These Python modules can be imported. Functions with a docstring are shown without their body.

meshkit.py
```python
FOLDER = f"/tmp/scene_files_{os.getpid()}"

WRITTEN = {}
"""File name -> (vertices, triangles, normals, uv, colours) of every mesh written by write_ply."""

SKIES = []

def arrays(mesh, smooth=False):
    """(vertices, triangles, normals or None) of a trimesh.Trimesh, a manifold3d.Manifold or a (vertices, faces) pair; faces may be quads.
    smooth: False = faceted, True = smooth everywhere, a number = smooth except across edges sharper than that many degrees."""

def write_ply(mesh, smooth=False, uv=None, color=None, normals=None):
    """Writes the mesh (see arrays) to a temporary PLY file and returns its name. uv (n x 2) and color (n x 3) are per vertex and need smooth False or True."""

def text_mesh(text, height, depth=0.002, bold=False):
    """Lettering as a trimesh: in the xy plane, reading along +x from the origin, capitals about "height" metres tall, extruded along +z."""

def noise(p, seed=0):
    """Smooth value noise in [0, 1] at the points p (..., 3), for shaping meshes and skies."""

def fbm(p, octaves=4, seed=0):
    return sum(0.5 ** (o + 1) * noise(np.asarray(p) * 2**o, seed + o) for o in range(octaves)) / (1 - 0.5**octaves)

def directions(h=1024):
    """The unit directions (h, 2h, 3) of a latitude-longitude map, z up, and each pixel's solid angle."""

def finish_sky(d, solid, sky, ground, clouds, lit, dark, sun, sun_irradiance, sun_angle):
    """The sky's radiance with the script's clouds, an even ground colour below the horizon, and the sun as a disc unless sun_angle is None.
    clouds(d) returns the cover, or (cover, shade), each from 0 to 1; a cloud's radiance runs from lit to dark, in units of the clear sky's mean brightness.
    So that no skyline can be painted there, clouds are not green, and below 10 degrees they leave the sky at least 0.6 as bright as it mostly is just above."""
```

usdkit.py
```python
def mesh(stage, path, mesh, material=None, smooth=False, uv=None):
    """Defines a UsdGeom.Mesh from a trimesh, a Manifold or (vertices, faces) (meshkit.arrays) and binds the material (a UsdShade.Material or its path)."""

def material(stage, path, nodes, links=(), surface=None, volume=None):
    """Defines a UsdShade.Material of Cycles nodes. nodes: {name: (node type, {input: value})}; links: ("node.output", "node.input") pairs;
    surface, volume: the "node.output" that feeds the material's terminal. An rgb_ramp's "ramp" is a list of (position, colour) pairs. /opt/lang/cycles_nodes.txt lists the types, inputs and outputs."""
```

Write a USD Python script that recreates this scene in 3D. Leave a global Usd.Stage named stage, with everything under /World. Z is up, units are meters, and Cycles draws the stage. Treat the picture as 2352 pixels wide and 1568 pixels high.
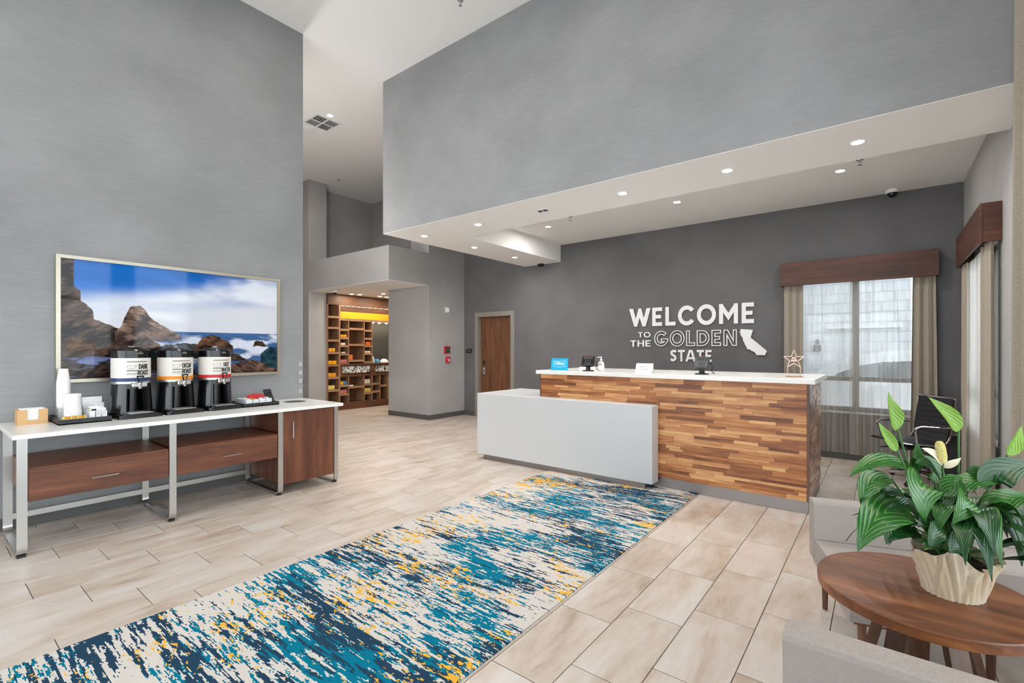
import math, re
import numpy as np, trimesh
from shapely.geometry import Polygon, LineString, Point, box as sbox
from shapely.ops import unary_union
from shapely import affinity
import usdkit, meshkit
from pxr import Usd, UsdGeom, UsdLux, UsdShade, Gf, Sdf, Vt

stage = Usd.Stage.CreateInMemory()
UsdGeom.SetStageUpAxis(stage, 'Z')
UsdGeom.SetStageMetersPerUnit(stage, 1.0)
UsdGeom.Xform.Define(stage, '/World')
UsdGeom.Scope.Define(stage, '/World/Looks')
PI = math.pi

# ------------------------------------------------------------------ camera, sky, exposure
YAW = 37.95
cam = UsdGeom.Camera.Define(stage, '/World/camera')
cam.AddTranslateOp().Set((0, 0, 1.455))
cam.AddRotateXYZOp().Set((90, 0, YAW))
cam.CreateHorizontalApertureAttr(36.0)
cam.CreateVerticalApertureAttr(24.0)
cam.CreateFocalLengthAttr(36.0 * 1090 / 2352)
cam.CreateVerticalApertureOffsetAttr(17 / 2352 * 36.0)
cam.CreateClippingRangeAttr((0.05, 500))
cam.CreateExposureAttr(0.12)
sky = UsdLux.DomeLight.Define(stage, '/World/sky')
sky.CreateColorAttr((0.86, 0.94, 1.0))
sky.CreateIntensityAttr(1.75)
LAMP = 740.0        # radiance of the recessed downlights
LAMP_HIGH = 930.0   # of those in the high lobby ceiling

# ------------------------------------------------------------------ helpers
rng = np.random.default_rng(7)
_names = {}


def numbered(parent, name):
    k = _names.setdefault((parent, name), 0)
    _names[(parent, name)] += 1
    return name if k == 0 else '%s_%03d' % (name, k)


def lin(r, g, b):
    f = lambda c: (c / 255 / 12.92) if c / 255 < 0.04045 else ((c / 255 + 0.055) / 1.055) ** 2.4
    return (f(r), f(g), f(b))


def put(prim, **kw):
    for k, v in kw.items():
        if v:
            prim.SetCustomDataByKey(k, v)


def thing(name, label, cat, loc=(0, 0, 0), rotz=0, group=None, kind=None):
    p = '/World/' + numbered('/World', name)
    x = UsdGeom.Xform.Define(stage, p)
    x.AddTranslateOp().Set(tuple(float(a) for a in loc))
    if rotz:
        x.AddRotateZOp().Set(float(rotz))
    put(x.GetPrim(), label=label, category=cat, group=group, kind=kind)
    return p


def obj(parent, name, mesh, m, label=None, smooth=False, kind=None):
    p = parent + '/' + numbered(parent, name)
    if isinstance(mesh, (list, tuple)) and len(mesh) and isinstance(mesh[0], trimesh.Trimesh):
        mesh = trimesh.util.concatenate(list(mesh))
    if smooth is False and hasattr(mesh, 'faces') and 60 < len(mesh.faces) < 9000 and m not in ('tile', 'desk_side_wood', 'desk_strip_wood', 'bin_print'):
        smooth = 32
    g = usdkit.mesh(stage, p, mesh, M[m], smooth)
    put(g.GetPrim(), label=label, kind=kind)
    return p


def solo(name, label, cat, mesh, m, group=None, kind=None, smooth=False):
    p = obj('/World', name, mesh, m, label, smooth, kind)
    put(stage.GetPrimAtPath(p), category=cat, group=group)
    return p


def dup(src, name, label, loc, rotz=0, group=None):
    p = '/World/' + numbered('/World', name)
    x = UsdGeom.Xform.Define(stage, p)
    x.GetPrim().GetReferences().AddInternalReference(src)
    x.ClearXformOpOrder()
    x.AddTranslateOp().Set(tuple(float(a) for a in loc)) if not x.GetPrim().HasAttribute('xformOp:translate') else x.GetPrim().GetAttribute('xformOp:translate').Set(Gf.Vec3d(*[float(a) for a in loc]))
    ops = ['xformOp:translate']
    if rotz or x.GetPrim().HasAttribute('xformOp:rotateZ'):
        a = x.GetPrim().CreateAttribute('xformOp:rotateZ', Sdf.ValueTypeNames.Float)
        a.Set(float(rotz))
        ops.append('xformOp:rotateZ')
    x.GetXformOpOrderAttr().Set(ops)
    put(x.GetPrim(), label=label, group=group)
    x.GetPrim().SetInstanceable(True)
    return p


def bx(x0, x1, y0, y1, z0, z1, r=0.0):
    lo, hi = np.array([min(x0, x1), min(y0, y1), min(z0, z1)], float), np.array([max(x0, x1), max(y0, y1), max(z0, z1)], float)
    if r <= 0:
        m = trimesh.creation.box(hi - lo)
        m.apply_translation((lo + hi) / 2)
        return m
    r = min(r, *(0.45 * (hi - lo)))
    pts = []
    for c in np.ndindex(2, 2, 2):
        p = np.where(np.array(c) == 1, hi, lo)
        s = np.where(np.array(c) == 1, -1, 1)
        for k in range(3):
            q = p + s * r
            q[k] = p[k]
            pts.append(q)
    return trimesh.convex.convex_hull(np.array(pts))


def cyl(p, r, h, n=24, r2=None):
    """Upright, base at p."""
    return lathe([(r, 0), (r if r2 is None else r2, h)], p, n)


def lathe(prof, p=(0, 0, 0), n=32, closed=True):
    prof = [tuple(a) for a in prof]
    if closed:
        if prof[0][0] > 1e-6:
            prof = [(0, prof[0][1])] + prof
        if prof[-1][0] > 1e-6:
            prof = prof + [(0, prof[-1][1])]
    prof = [(max(a, 1e-5), b) for a, b in prof]
    m = trimesh.creation.revolve(np.array(prof), sections=n)
    m.apply_translation(p)
    return m


def tube(pts, r, n=8):
    pts = [np.asarray(p, float) for p in pts]
    out_v, out_f = [], []
    t0 = pts[1] - pts[0]
    up = np.array([0, 0, 1.0]) if abs(t0[2]) < 0.9 * np.linalg.norm(t0) else np.array([1.0, 0, 0])
    rr = r if hasattr(r, '__len__') else [r] * len(pts)
    for i, p in enumerate(pts):
        a = pts[max(i - 1, 0)]
        b = pts[min(i + 1, len(pts) - 1)]
        t = (b - a) / np.linalg.norm(b - a)
        s = np.cross(t, up)
        s /= np.linalg.norm(s)
        up = np.cross(s, t)
        for k in range(n):
            th = 2 * PI * k / n
            out_v.append(p + rr[i] * (math.cos(th) * s + math.sin(th) * up))
    for i in range(len(pts) - 1):
        for k in range(n):
            a, b = i * n + k, i * n + (k + 1) % n
            out_f += [[a, b, b + n], [a, b + n, a + n]]
    c0, c1 = len(out_v), len(out_v) + 1
    out_v += [pts[0], pts[-1]]
    L = (len(pts) - 1) * n
    for k in range(n):
        out_f += [[c0, (k + 1) % n, k], [c1, L + k, L + (k + 1) % n]]
    m = trimesh.Trimesh(np.array(out_v), np.array(out_f), process=False)
    m.fix_normals()
    return m


def arc(pts, n=6, r=0.03):
    """Round the corners of a polyline."""
    pts = [np.asarray(p, float) for p in pts]
    out = [pts[0]]
    for i in range(1, len(pts) - 1):
        a, b, c = pts[i - 1], pts[i], pts[i + 1]
        da, dc = (a - b), (c - b)
        k = min(r, 0.45 * np.linalg.norm(da), 0.45 * np.linalg.norm(dc))
        p, q = b + da / np.linalg.norm(da) * k, b + dc / np.linalg.norm(dc) * k
        for t in np.linspace(0, 1, n):
            out.append((1 - t) ** 2 * p + 2 * t * (1 - t) * b + t * t * q)
    out.append(pts[-1])
    return out


def prism(poly, d, plane='xz', at=0.0):
    """Extrude a shapely polygon by d. plane xz: polygon in x,z, its front face at y=at, body behind (+y)."""
    ms = []
    for g in getattr(poly, 'geoms', [poly]):
        if g.is_empty or g.area < 1e-9:
            continue
        ms.append(trimesh.creation.extrude_polygon(g, d, engine='earcut'))
    m = trimesh.util.concatenate(ms)
    v = m.vertices.copy()
    if plane == 'xz':
        m.vertices = np.c_[v[:, 0], at + d - v[:, 2], v[:, 1]]
    elif plane == 'yz':      # front faces +x
        m.vertices = np.c_[at - d + v[:, 2], v[:, 0], v[:, 1]]
    elif plane == 'xy':
        m.vertices = np.c_[v[:, 0], v[:, 1], at + v[:, 2]]
    m.fix_normals()
    return m


def sector(r0, r1, a0, a1, z0, z1, n=14, r0b=None, r1b=None):
    """Curved panel; radii may differ at the bottom (r0b, r1b)."""
    A = np.radians(np.linspace(a0, a1, n))
    r0b, r1b = r0b or r0, r1b or r1
    V, Fc = [], []
    for a in A:
        for r_, z in ((r0b, z0), (r1b, z0), (r1, z1), (r0, z1)):
            V.append((r_ * math.cos(a), r_ * math.sin(a), z))
    for i in range(n - 1):
        for k in range(4):
            p, q = i * 4 + k, i * 4 + (k + 1) % 4
            Fc += [[p, q, q + 4], [p, q + 4, p + 4]]
    e = (n - 1) * 4
    Fc += [[0, 2, 1], [0, 3, 2], [e, e + 1, e + 2], [e, e + 2, e + 3]]
    m = trimesh.Trimesh(np.array(V), np.array(Fc), process=False)
    m.fix_normals()
    return m


def txt(s, h, d=0.002, bold=True, sx=1.0):
    m = meshkit.text_mesh(s, h, d, bold)
    m.apply_scale([sx, 1, 1])
    b = m.bounds
    m.apply_translation([-(b[0][0] + b[1][0]) / 2, 0, 0])
    return m


def stand(m, y, x=0, z=0, rot=None):
    """Text lying in xy -> upright, facing -y."""
    m = m.copy()
    v = m.vertices
    m.vertices = np.c_[v[:, 0] + x, y - v[:, 2], v[:, 1] + z]
    return m


def rotz(m, deg, c=(0, 0, 0)):
    m = m.copy()
    m.apply_transform(trimesh.transformations.rotation_matrix(math.radians(deg), [0, 0, 1], c))
    return m


def rot(m, deg, ax, c=(0, 0, 0)):
    m = m.copy()
    m.apply_transform(trimesh.transformations.rotation_matrix(math.radians(deg), ax, c))
    return m


def mv(m, x=0, y=0, z=0):
    m = m.copy()
    m.apply_translation([x, y, z])
    return m


# ------------------------------------------------------------------ materials
M = {}


def mat(name, nodes, links=(), surface='p.BSDF'):
    M[name] = usdkit.material(stage, '/World/Looks/' + name, nodes, list(links), surface=surface)


def plain(name, col, rough=0.5, metal=0.0, **kw):
    mat(name, {'p': ('principled_bsdf', dict(base_color=col, roughness=rough, metallic=metal, **kw))})


def bumpy(name, col, col2, scale, strength, rough=0.7, dist=0.01, detail=3, mix=0.5, **kw):
    """Plain material with noise mottling and fine relief. scale: 3-vector."""
    mat(name, {'g': ('geometry', {}), 'm': ('mapping', {'scale': scale}), 'n': ('noise_texture', {'scale': 1.0, 'detail': detail, 'roughness': 0.6}),
               'r': ('rgb_ramp', {'ramp': [(0.3, col), (0.7, col2)]}), 'b': ('bump', {'strength': strength, 'distance': dist}),
               'p': ('principled_bsdf', dict(roughness=rough, **kw))},
        [('g.position', 'm.vector'), ('m.vector', 'n.vector'), ('n.fac', 'r.fac'), ('r.color', 'p.base_color'), ('n.fac', 'b.height'), ('b.normal', 'p.normal')])


def wood(name, cols, axis='x', scale=1.0, rough=0.4, vary=0.35, coat=0.0, bump=0.1):
    """cols: dark, mid, light. Grain along axis, in object space, shifted per object."""
    st = {'x': (1.2, 14, 14), 'y': (14, 1.2, 14), 'z': (14, 14, 1.2)}[axis]
    st = tuple(scale * a for a in st)
    mat(name, {'t': ('texture_coordinate', {}), 'o': ('object_info', {}), 'ms': ('math', {'math_type': 'multiply', 'value2': 37.0}),
               'cx': ('combine_xyz', {}), 'va': ('vector_math', {'math_type': 'add'}), 'm': ('mapping', {'scale': st}),
               'n': ('noise_texture', {'scale': 1.0, 'detail': 5, 'roughness': 0.62, 'distortion': 0.6}),
               'n2': ('noise_texture', {'scale': 5.0, 'detail': 3, 'roughness': 0.7}),
               'ma': ('math', {'math_type': 'multiply_add', 'value2': 0.3}),
               'mb': ('math', {'math_type': 'multiply_add', 'value2': vary}),
               'mc': ('math', {'math_type': 'subtract', 'value2': 0.15 + vary / 2}),
               'r': ('rgb_ramp', {'ramp': [(0.22, cols[0]), (0.5, cols[1]), (0.78, cols[2])]}),
               'b': ('bump', {'strength': bump, 'distance': 0.003}),
               'p': ('principled_bsdf', dict(roughness=rough, coat_weight=coat, coat_roughness=0.2))},
        [('t.object', 'va.vector1'), ('o.random', 'ms.value1'), ('ms.value', 'cx.x'), ('ms.value', 'cx.y'), ('ms.value', 'cx.z'), ('cx.vector', 'va.vector2'),
         ('va.vector', 'm.vector'), ('m.vector', 'n.vector'), ('m.vector', 'n2.vector'), ('n2.fac', 'ma.value1'), ('n.fac', 'ma.value3'),
         ('o.random', 'mb.value1'), ('ma.value', 'mb.value3'), ('mb.value', 'mc.value1'), ('mc.value', 'r.fac'), ('r.color', 'p.base_color'),
         ('n.fac', 'b.height'), ('b.normal', 'p.normal')])


def wallcover(name, col, col2, sc, strength):
    """Woven wallcovering: fine horizontal threads with slubs, bump only plus faint mottling."""
    mat(name, {'g': ('geometry', {}), 'm': ('mapping', {'scale': sc}), 'n': ('noise_texture', {'scale': 1.0, 'detail': 4, 'roughness': 0.65, 'distortion': 0.4}),
               'm2': ('mapping', {'scale': (1.3, 1.3, 1.6)}), 'n2': ('noise_texture', {'scale': 1.0, 'detail': 3}),
               'a': ('math', {'math_type': 'multiply_add', 'value2': 0.6}), 'r': ('rgb_ramp', {'ramp': [(0.55, col), (1.05, col2)]}),
               'b': ('bump', {'strength': strength, 'distance': 0.006}), 'p': ('principled_bsdf', {'roughness': 0.75, 'specular_ior_level': 0.25})},
        [('g.position', 'm.vector'), ('m.vector', 'n.vector'), ('g.position', 'm2.vector'), ('m2.vector', 'n2.vector'), ('n.fac', 'a.value1'), ('n2.fac', 'a.value3'),
         ('a.value', 'r.fac'), ('r.color', 'p.base_color'), ('n.fac', 'b.height'), ('b.normal', 'p.normal')])


wallcover('wall_left_paper', lin(137, 137, 138), lin(155, 155, 156), (6, 5, 75), 0.55)
wallcover('wall_bulk_paper', lin(146, 146, 147), lin(164, 164, 165), (8, 8, 90), 0.4)
wallcover('wall_back_paper', lin(98, 97, 98), lin(112, 111, 112), (30, 30, 60), 0.15)
wallcover('wall_mid_paper', lin(166, 164, 163), lin(180, 178, 177), (8, 8, 80), 0.2)
plain('ceiling_paint', lin(242, 240, 237), 0.85, specular_ior_level=0.2)
plain('baseboard', lin(88, 86, 84), 0.55)
plain('white_solid', lin(206, 207, 208), 0.28)
plain('white_quartz', lin(238, 236, 232), 0.22)
plain('white_plastic', lin(238, 238, 238), 0.35)
plain('white_paper', lin(246, 245, 242), 0.8)
plain('porcelain', lin(240, 241, 244), 0.18, coat_weight=0.5)
plain('black_plastic', lin(13, 14, 16), 0.2, coat_weight=0.1)
plain('black_matte', lin(30, 31, 33), 0.5)
plain('dark_grey', lin(62, 62, 64), 0.45)
plain('screen', lin(60, 68, 66), 0.15)
plain('chrome', lin(214, 214, 216), 0.1, 1.0)
plain('steel', lin(196, 194, 190), 0.34, 1.0)
plain('kick_steel', lin(150, 144, 142), 0.42, 0.9)
plain('red', lin(190, 22, 34), 0.4)
plain('blue_sign', lin(0, 168, 214), 0.4)
plain('yellow', lin(238, 164, 14), 0.55)
plain('pale_yellow', lin(226, 206, 110), 0.5)
plain('orange', lin(222, 112, 30), 0.5)
plain('pink', lin(214, 120, 116), 0.5)
plain('cream', lin(226, 214, 196), 0.6)
plain('navy', lin(30, 52, 102), 0.4)
plain('label_paper', lin(224, 219, 212), 0.55)
plain('band_orange', lin(232, 140, 30), 0.45)
plain('band_red', lin(206, 34, 40), 0.45)
plain('ink', lin(38, 36, 34), 0.6)
plain('ink_grey', lin(128, 122, 116), 0.6)
plain('bamboo', lin(206, 164, 112), 0.5)
plain('frame_champagne', lin(176, 168, 152), 0.32, 0.85)
plain('towel_blue', lin(70, 140, 170), 0.9)
plain('leather', lin(34, 33, 36), 0.38)
plain('door_frame', lin(138, 132, 124), 0.5)
plain('car_white', lin(240, 242, 244), 0.2, coat_weight=0.8)
plain('car_glass', lin(116, 122, 124), 0.12)
plain('tyre', lin(30, 30, 31), 0.8)
plain('asphalt', lin(205, 204, 200), 0.9)
plain('window_metal', lin(130, 130, 128), 0.45, 0.3)
plain('vent_dark', lin(52, 52, 52), 0.7)
plain('outlet_grey', lin(176, 176, 176), 0.5)
plain('soil', lin(50, 38, 30), 0.95)
plain('spadix', lin(206, 196, 130), 0.7)
plain('stem', lin(52, 96, 40), 0.5)
plain('wire', lin(226, 200, 194), 0.35, 0.2)
plain('fabric_base', lin(170, 160, 150), 0.9)
plain('grout', lin(108, 100, 95), 0.9)
plain('sensor_green', lin(40, 90, 70), 0.4)
plain('market_dark', lin(70, 70, 68), 0.7)


def emit(name, col, s):
    mat(name, {'e': ('emission', {'color': col, 'strength': s})}, (), 'e.emission')


emit('lamp_lens', (1.0, 0.97, 0.93), LAMP)
emit('lamp_high', (1.0, 0.97, 0.93), LAMP_HIGH)
emit('lamp_globe', (1.0, 0.98, 0.95), 92.0)
emit('lamp_shade', (1.0, 0.84, 0.68), 5.0)
emit('lamp_market', (1.0, 0.88, 0.70), 330.0)
emit('lamp_spot', (1.0, 0.88, 0.70), 90.0)
emit('lamp_strip', (1.0, 0.85, 0.6), 2.2)

DESK_COLS = (lin(112, 62, 34), lin(182, 116, 66), lin(226, 174, 118))
wood('desk_strip_wood', DESK_COLS, 'x', 1.0, 0.42, 0.52)
wood('desk_side_wood', (lin(120, 84, 66), lin(160, 120, 98), lin(200, 165, 140)), 'y', 1.0, 0.3, 0.75, 0.3)
WALNUT = (lin(68, 36, 22), lin(102, 58, 38), lin(130, 80, 54))
wood('walnut_x', WALNUT, 'x', 1.0, 0.42, 0.15)
wood('walnut_y', WALNUT, 'y', 1.0, 0.42, 0.15)
wood('walnut_z', WALNUT, 'z', 1.0, 0.42, 0.15)
wood('door_wood', (lin(70, 42, 26), lin(110, 70, 44), lin(138, 92, 60)), 'z', 1.1, 0.45, 0.1)
wood('valance_wood', (lin(50, 27, 19), lin(82, 46, 32), lin(112, 70, 50)), 'x', 0.8, 0.45, 0.1)
wood('valance_wood_y', (lin(50, 27, 19), lin(82, 46, 32), lin(112, 70, 50)), 'y', 0.8, 0.45, 0.1)
wood('table_wood', (lin(58, 30, 17), lin(126, 74, 40), lin(180, 120, 72)), 'x', 0.75, 0.42, 0.1, 0.0, 0.05)
wood('leg_wood', (lin(70, 46, 34), lin(104, 70, 52), lin(126, 88, 66)), 'z', 1.0, 0.45, 0.2)
wood('market_wood', (lin(70, 42, 26), lin(98, 62, 40), lin(124, 82, 54)), 'y', 1.0, 0.5, 0.2)
wood('market_edge', (lin(130, 96, 70), lin(160, 122, 92), lin(184, 146, 114)), 'y', 1.0, 0.5, 0.2)
bumpy('chair_fabric', lin(150, 141, 136), lin(166, 156, 149), (140, 140, 500), 0.25, 0.85, 0.001, 2)
bumpy('drape', lin(146, 136, 122), lin(174, 164, 150), (60, 60, 420), 0.2, 0.9, 0.001, 2)

# porcelain plank: cream base, brown travertine clouds stretched along the plank (y), shifted per tile
mat('tile', {'t': ('geometry', {}), 'o': ('object_info', {}), 's': ('math', {'math_type': 'add'}), 'w': ('math', {'math_type': 'multiply', 'value2': 61.0}),
             'm': ('mapping', {'scale': (5.0, 1.5, 1.0)}), 'n': ('noise_texture', {'dimensions': '4D', 'scale': 1.0, 'detail': 6, 'roughness': 0.62, 'distortion': 0.5}),
             'm2': ('mapping', {'scale': (26.0, 7.0, 1.0)}), 'n2': ('noise_texture', {'dimensions': '4D', 'scale': 1.0, 'detail': 4, 'roughness': 0.6}),
             'r': ('rgb_ramp', {'ramp': [(0.30, lin(206, 200, 194)), (0.46, lin(200, 188, 178)), (0.58, lin(188, 172, 157)), (0.74, lin(156, 134, 114))]}),
             'a': ('math', {'math_type': 'multiply_add', 'value2': 0.22}), 'a2': ('math', {'math_type': 'subtract', 'value2': 0.10}),
             'p': ('principled_bsdf', {'roughness': 0.38, 'specular_ior_level': 0.45})},
    [('o.random', 's.value1'), ('t.random_per_island', 's.value2'), ('s.value', 'w.value1'), ('t.position', 'm.vector'), ('m.vector', 'n.vector'), ('w.value', 'n.w'),
     ('t.position', 'm2.vector'), ('m2.vector', 'n2.vector'), ('w.value', 'n2.w'), ('n2.fac', 'a.value1'), ('n.fac', 'a.value3'), ('a.value', 'a2.value1'),
     ('a2.value', 'r.fac'), ('r.color', 'p.base_color')])

# printed carpet: streaks across its width (x), tufts as 6 mm cells, patches along its length
def carpet():
    N, L = {}, []
    N['g'] = ('geometry', {})
    N['sn'] = ('vector_math', {'math_type': 'snap', 'vector2': (0.0055, 0.005, 10.0)})
    L.append(('g.position', 'sn.vector1'))
    for k, (sc, det, ro, di) in {'a': ((5.5, 40.0, 1), 4, 0.70, 0.3), 'b': ((4.5, 38.0, 1), 4, 0.68, 0.3), 'c': ((16.0, 46.0, 1), 3, 0.68, 0.6), 'd': ((0.8, 1.7, 1), 3, 0.6, 0.3), 'e': ((0.7, 2.0, 1), 3, 0.6, 0.3), 'f': ((1.2, 3.4, 1), 3, 0.65, 0.4)}.items():
        off = {'a': 0, 'b': 11.3, 'c': 23.7, 'd': 3.1, 'e': 47.9, 'f': 71.0}[k]
        N['m' + k] = ('mapping', {'scale': sc, 'location': (off, off * 1.7, off)})
        N['n' + k] = ('noise_texture', {'scale': 1.0, 'detail': det, 'roughness': ro, 'distortion': di})
        L += [('sn.vector', 'm%s.vector' % k), ('m%s.vector' % k, 'n%s.vector' % k)]
    # masks: value + patch modulation
    def mask(name, fine, patch, wt, thr):
        N[name + 'm'] = ('math', {'math_type': 'multiply_add', 'value2': wt})
        N[name] = ('math', {'math_type': 'greater_than', 'value2': thr})
        L.extend([(patch + '.fac', name + 'm.value1'), (fine + '.fac', name + 'm.value3'), (name + 'm.value', name + '.value1')])
    mask('t', 'na', 'nd', 0.85, 0.972)      # teal
    mask('nv', 'nb', 'ne', 0.85, 1.00)      # navy
    mask('y', 'nc', 'nf', 0.95, 1.125)       # yellow (where patch e/d low too)
    N['c1'] = ('mix', {'color1': lin(204, 197, 189), 'color2': lin(0, 112, 138)})
    N['c2'] = ('mix', {'color2': lin(34, 62, 84)})
    N['c3'] = ('mix', {'color2': lin(226, 172, 58)})
    L += [('t.value', 'c1.fac'), ('c1.color', 'c2.color1'), ('nv.value', 'c2.fac'), ('c2.color', 'c3.color1'), ('y.value', 'c3.fac'), ('c3.color', 'p.base_color')]
    N['mtuft'] = ('mapping', {'scale': (420, 420, 1)})
    N['ntuft'] = ('noise_texture', {'scale': 1.0, 'detail': 2})
    N['bp'] = ('bump', {'strength': 0.4, 'distance': 0.003})
    L += [('g.position', 'mtuft.vector'), ('mtuft.vector', 'ntuft.vector'), ('ntuft.fac', 'bp.height'), ('bp.normal', 'p.normal')]
    N['p'] = ('principled_bsdf', {'roughness': 0.95, 'specular_ior_level': 0.1})
    mat('carpet', N, L)


carpet()

# glass: mostly see-through with a fresnel reflection
mat('pane', {'f': ('fresnel', {'IOR': 1.45}), 't': ('transparent_bsdf', {'color': (0.97, 0.985, 0.99)}), 'g': ('glossy_bsdf', {'roughness': 0.0, 'color': (1, 1, 1)}), 'x': ('mix_closure', {})},
    [('f.fac', 'x.fac'), ('t.BSDF', 'x.closure1'), ('g.BSDF', 'x.closure2')], 'x.closure')
# sheer curtain cloth
mat('sheer', {'g': ('geometry', {}), 'm': ('mapping', {'scale': (34, 34, 1.2)}), 'n': ('noise_texture', {'scale': 1.0, 'detail': 2}),
              'r': ('map_range', {'from_min': 0.3, 'from_max': 0.7, 'to_min': 0.15, 'to_max': 0.34}),
              't': ('transparent_bsdf', {'color': (1, 1, 1)}), 'd': ('diffuse_bsdf', {'color': lin(226, 220, 210)}), 'l': ('translucent_bsdf', {'color': lin(232, 230, 226)}),
              'dl': ('mix_closure', {'fac': 0.5}), 'x': ('mix_closure', {})},
    [('g.position', 'm.vector'), ('m.vector', 'n.vector'), ('n.fac', 'r.value'), ('d.BSDF', 'dl.closure1'), ('l.BSDF', 'dl.closure2'), ('r.result', 'x.fac'), ('t.BSDF', 'x.closure1'), ('dl.closure', 'x.closure2')], 'x.closure')
# leaf: glossy green with paler veins fanning from the midrib, some light through it
def leafmat(name, c0, c1, trans, rough=0.3):
    mat(name, {'u': ('uvmap', {'attribute': 'st'}), 'm': ('mapping', {'scale': (1, 1, 1)}), 'w': ('wave_texture', {'wave_type': 'bands', 'bands_direction': 'x', 'scale': 1.9, 'distortion': 0.5, 'detail': 2}),
               'r': ('rgb_ramp', {'ramp': [(0.0, c0), (0.75, c0), (1.0, c1)]}), 'b': ('bump', {'strength': 0.22, 'distance': 0.003}),
               'p': ('principled_bsdf', {'roughness': rough, 'specular_ior_level': 0.6}), 'l': ('translucent_bsdf', {'color': trans}), 'x': ('mix_closure', {'fac': 0.18})},
        [('u.UV', 'm.vector'), ('m.vector', 'w.vector'), ('w.fac', 'r.fac'), ('r.color', 'p.base_color'), ('w.fac', 'b.height'), ('b.normal', 'p.normal'), ('p.BSDF', 'x.closure1'), ('l.BSDF', 'x.closure2')], 'x.closure')


leafmat('leaf_dark', lin(20, 62, 26), lin(42, 96, 42), lin(60, 120, 26), 0.26)
leafmat('leaf_mid', lin(40, 94, 34), lin(92, 150, 72), lin(84, 146, 36), 0.26)
leafmat('spathe_green', lin(98, 146, 36), lin(158, 186, 80), lin(150, 200, 50), 0.4)
leafmat('spathe_white', lin(214, 210, 190), lin(226, 222, 204), lin(220, 220, 180), 0.5)
# foil-and-kraft pot wrap
mat('pot_wrap', {'g': ('geometry', {}), 'm': ('mapping', {'scale': (7, 7, 5)}), 'n': ('noise_texture', {'scale': 1.0, 'detail': 4, 'distortion': 1.0}),
                 'r': ('rgb_ramp', {'ramp': [(0.35, lin(196, 174, 142)), (0.65, lin(214, 200, 178))]}), 'b': ('bump', {'strength': 0.5, 'distance': 0.01}), 'p': ('principled_bsdf', {'roughness': 0.36, 'specular_ior_level': 0.6})},
    [('g.position', 'm.vector'), ('m.vector', 'n.vector'), ('n.fac', 'r.fac'), ('r.color', 'p.base_color'), ('n.fac', 'b.height'), ('b.normal', 'p.normal')])
# white painted block wall outside
mat('block_white', {'g': ('geometry', {}), 's': ('separate_xyz', {}), 'c': ('combine_xyz', {}), 'b': ('brick_texture', {'scale': 1.0, 'brick_width': 0.4, 'row_height': 0.2, 'mortar_size': 0.012, 'color1': lin(196, 198, 199), 'color2': lin(189, 192, 194), 'mortar': lin(164, 168, 172)}),
                    'p': ('principled_bsdf', {'roughness': 0.9})},
    [('g.position', 's.vector'), ('s.x', 'c.x'), ('s.z', 'c.y'), ('c.vector', 'b.vector'), ('b.color', 'p.base_color')])
# printed bin fronts in the market: white lettering-like brush print on dark (unreadable at this size)
mat('bin_print', {'g': ('geometry', {}), 'm': ('mapping', {'scale': (1, 16, 10)}), 'n': ('noise_texture', {'scale': 1.0, 'detail': 3, 'distortion': 2.0}), 'r': ('rgb_ramp', {'ramp': [(0.46, lin(52, 50, 48)), (0.5, lin(236, 236, 232))]}), 'p': ('principled_bsdf', {'roughness': 0.6})},
    [('g.position', 'm.vector'), ('m.vector', 'n.vector'), ('n.fac', 'r.fac'), ('r.color', 'p.base_color')])
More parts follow.
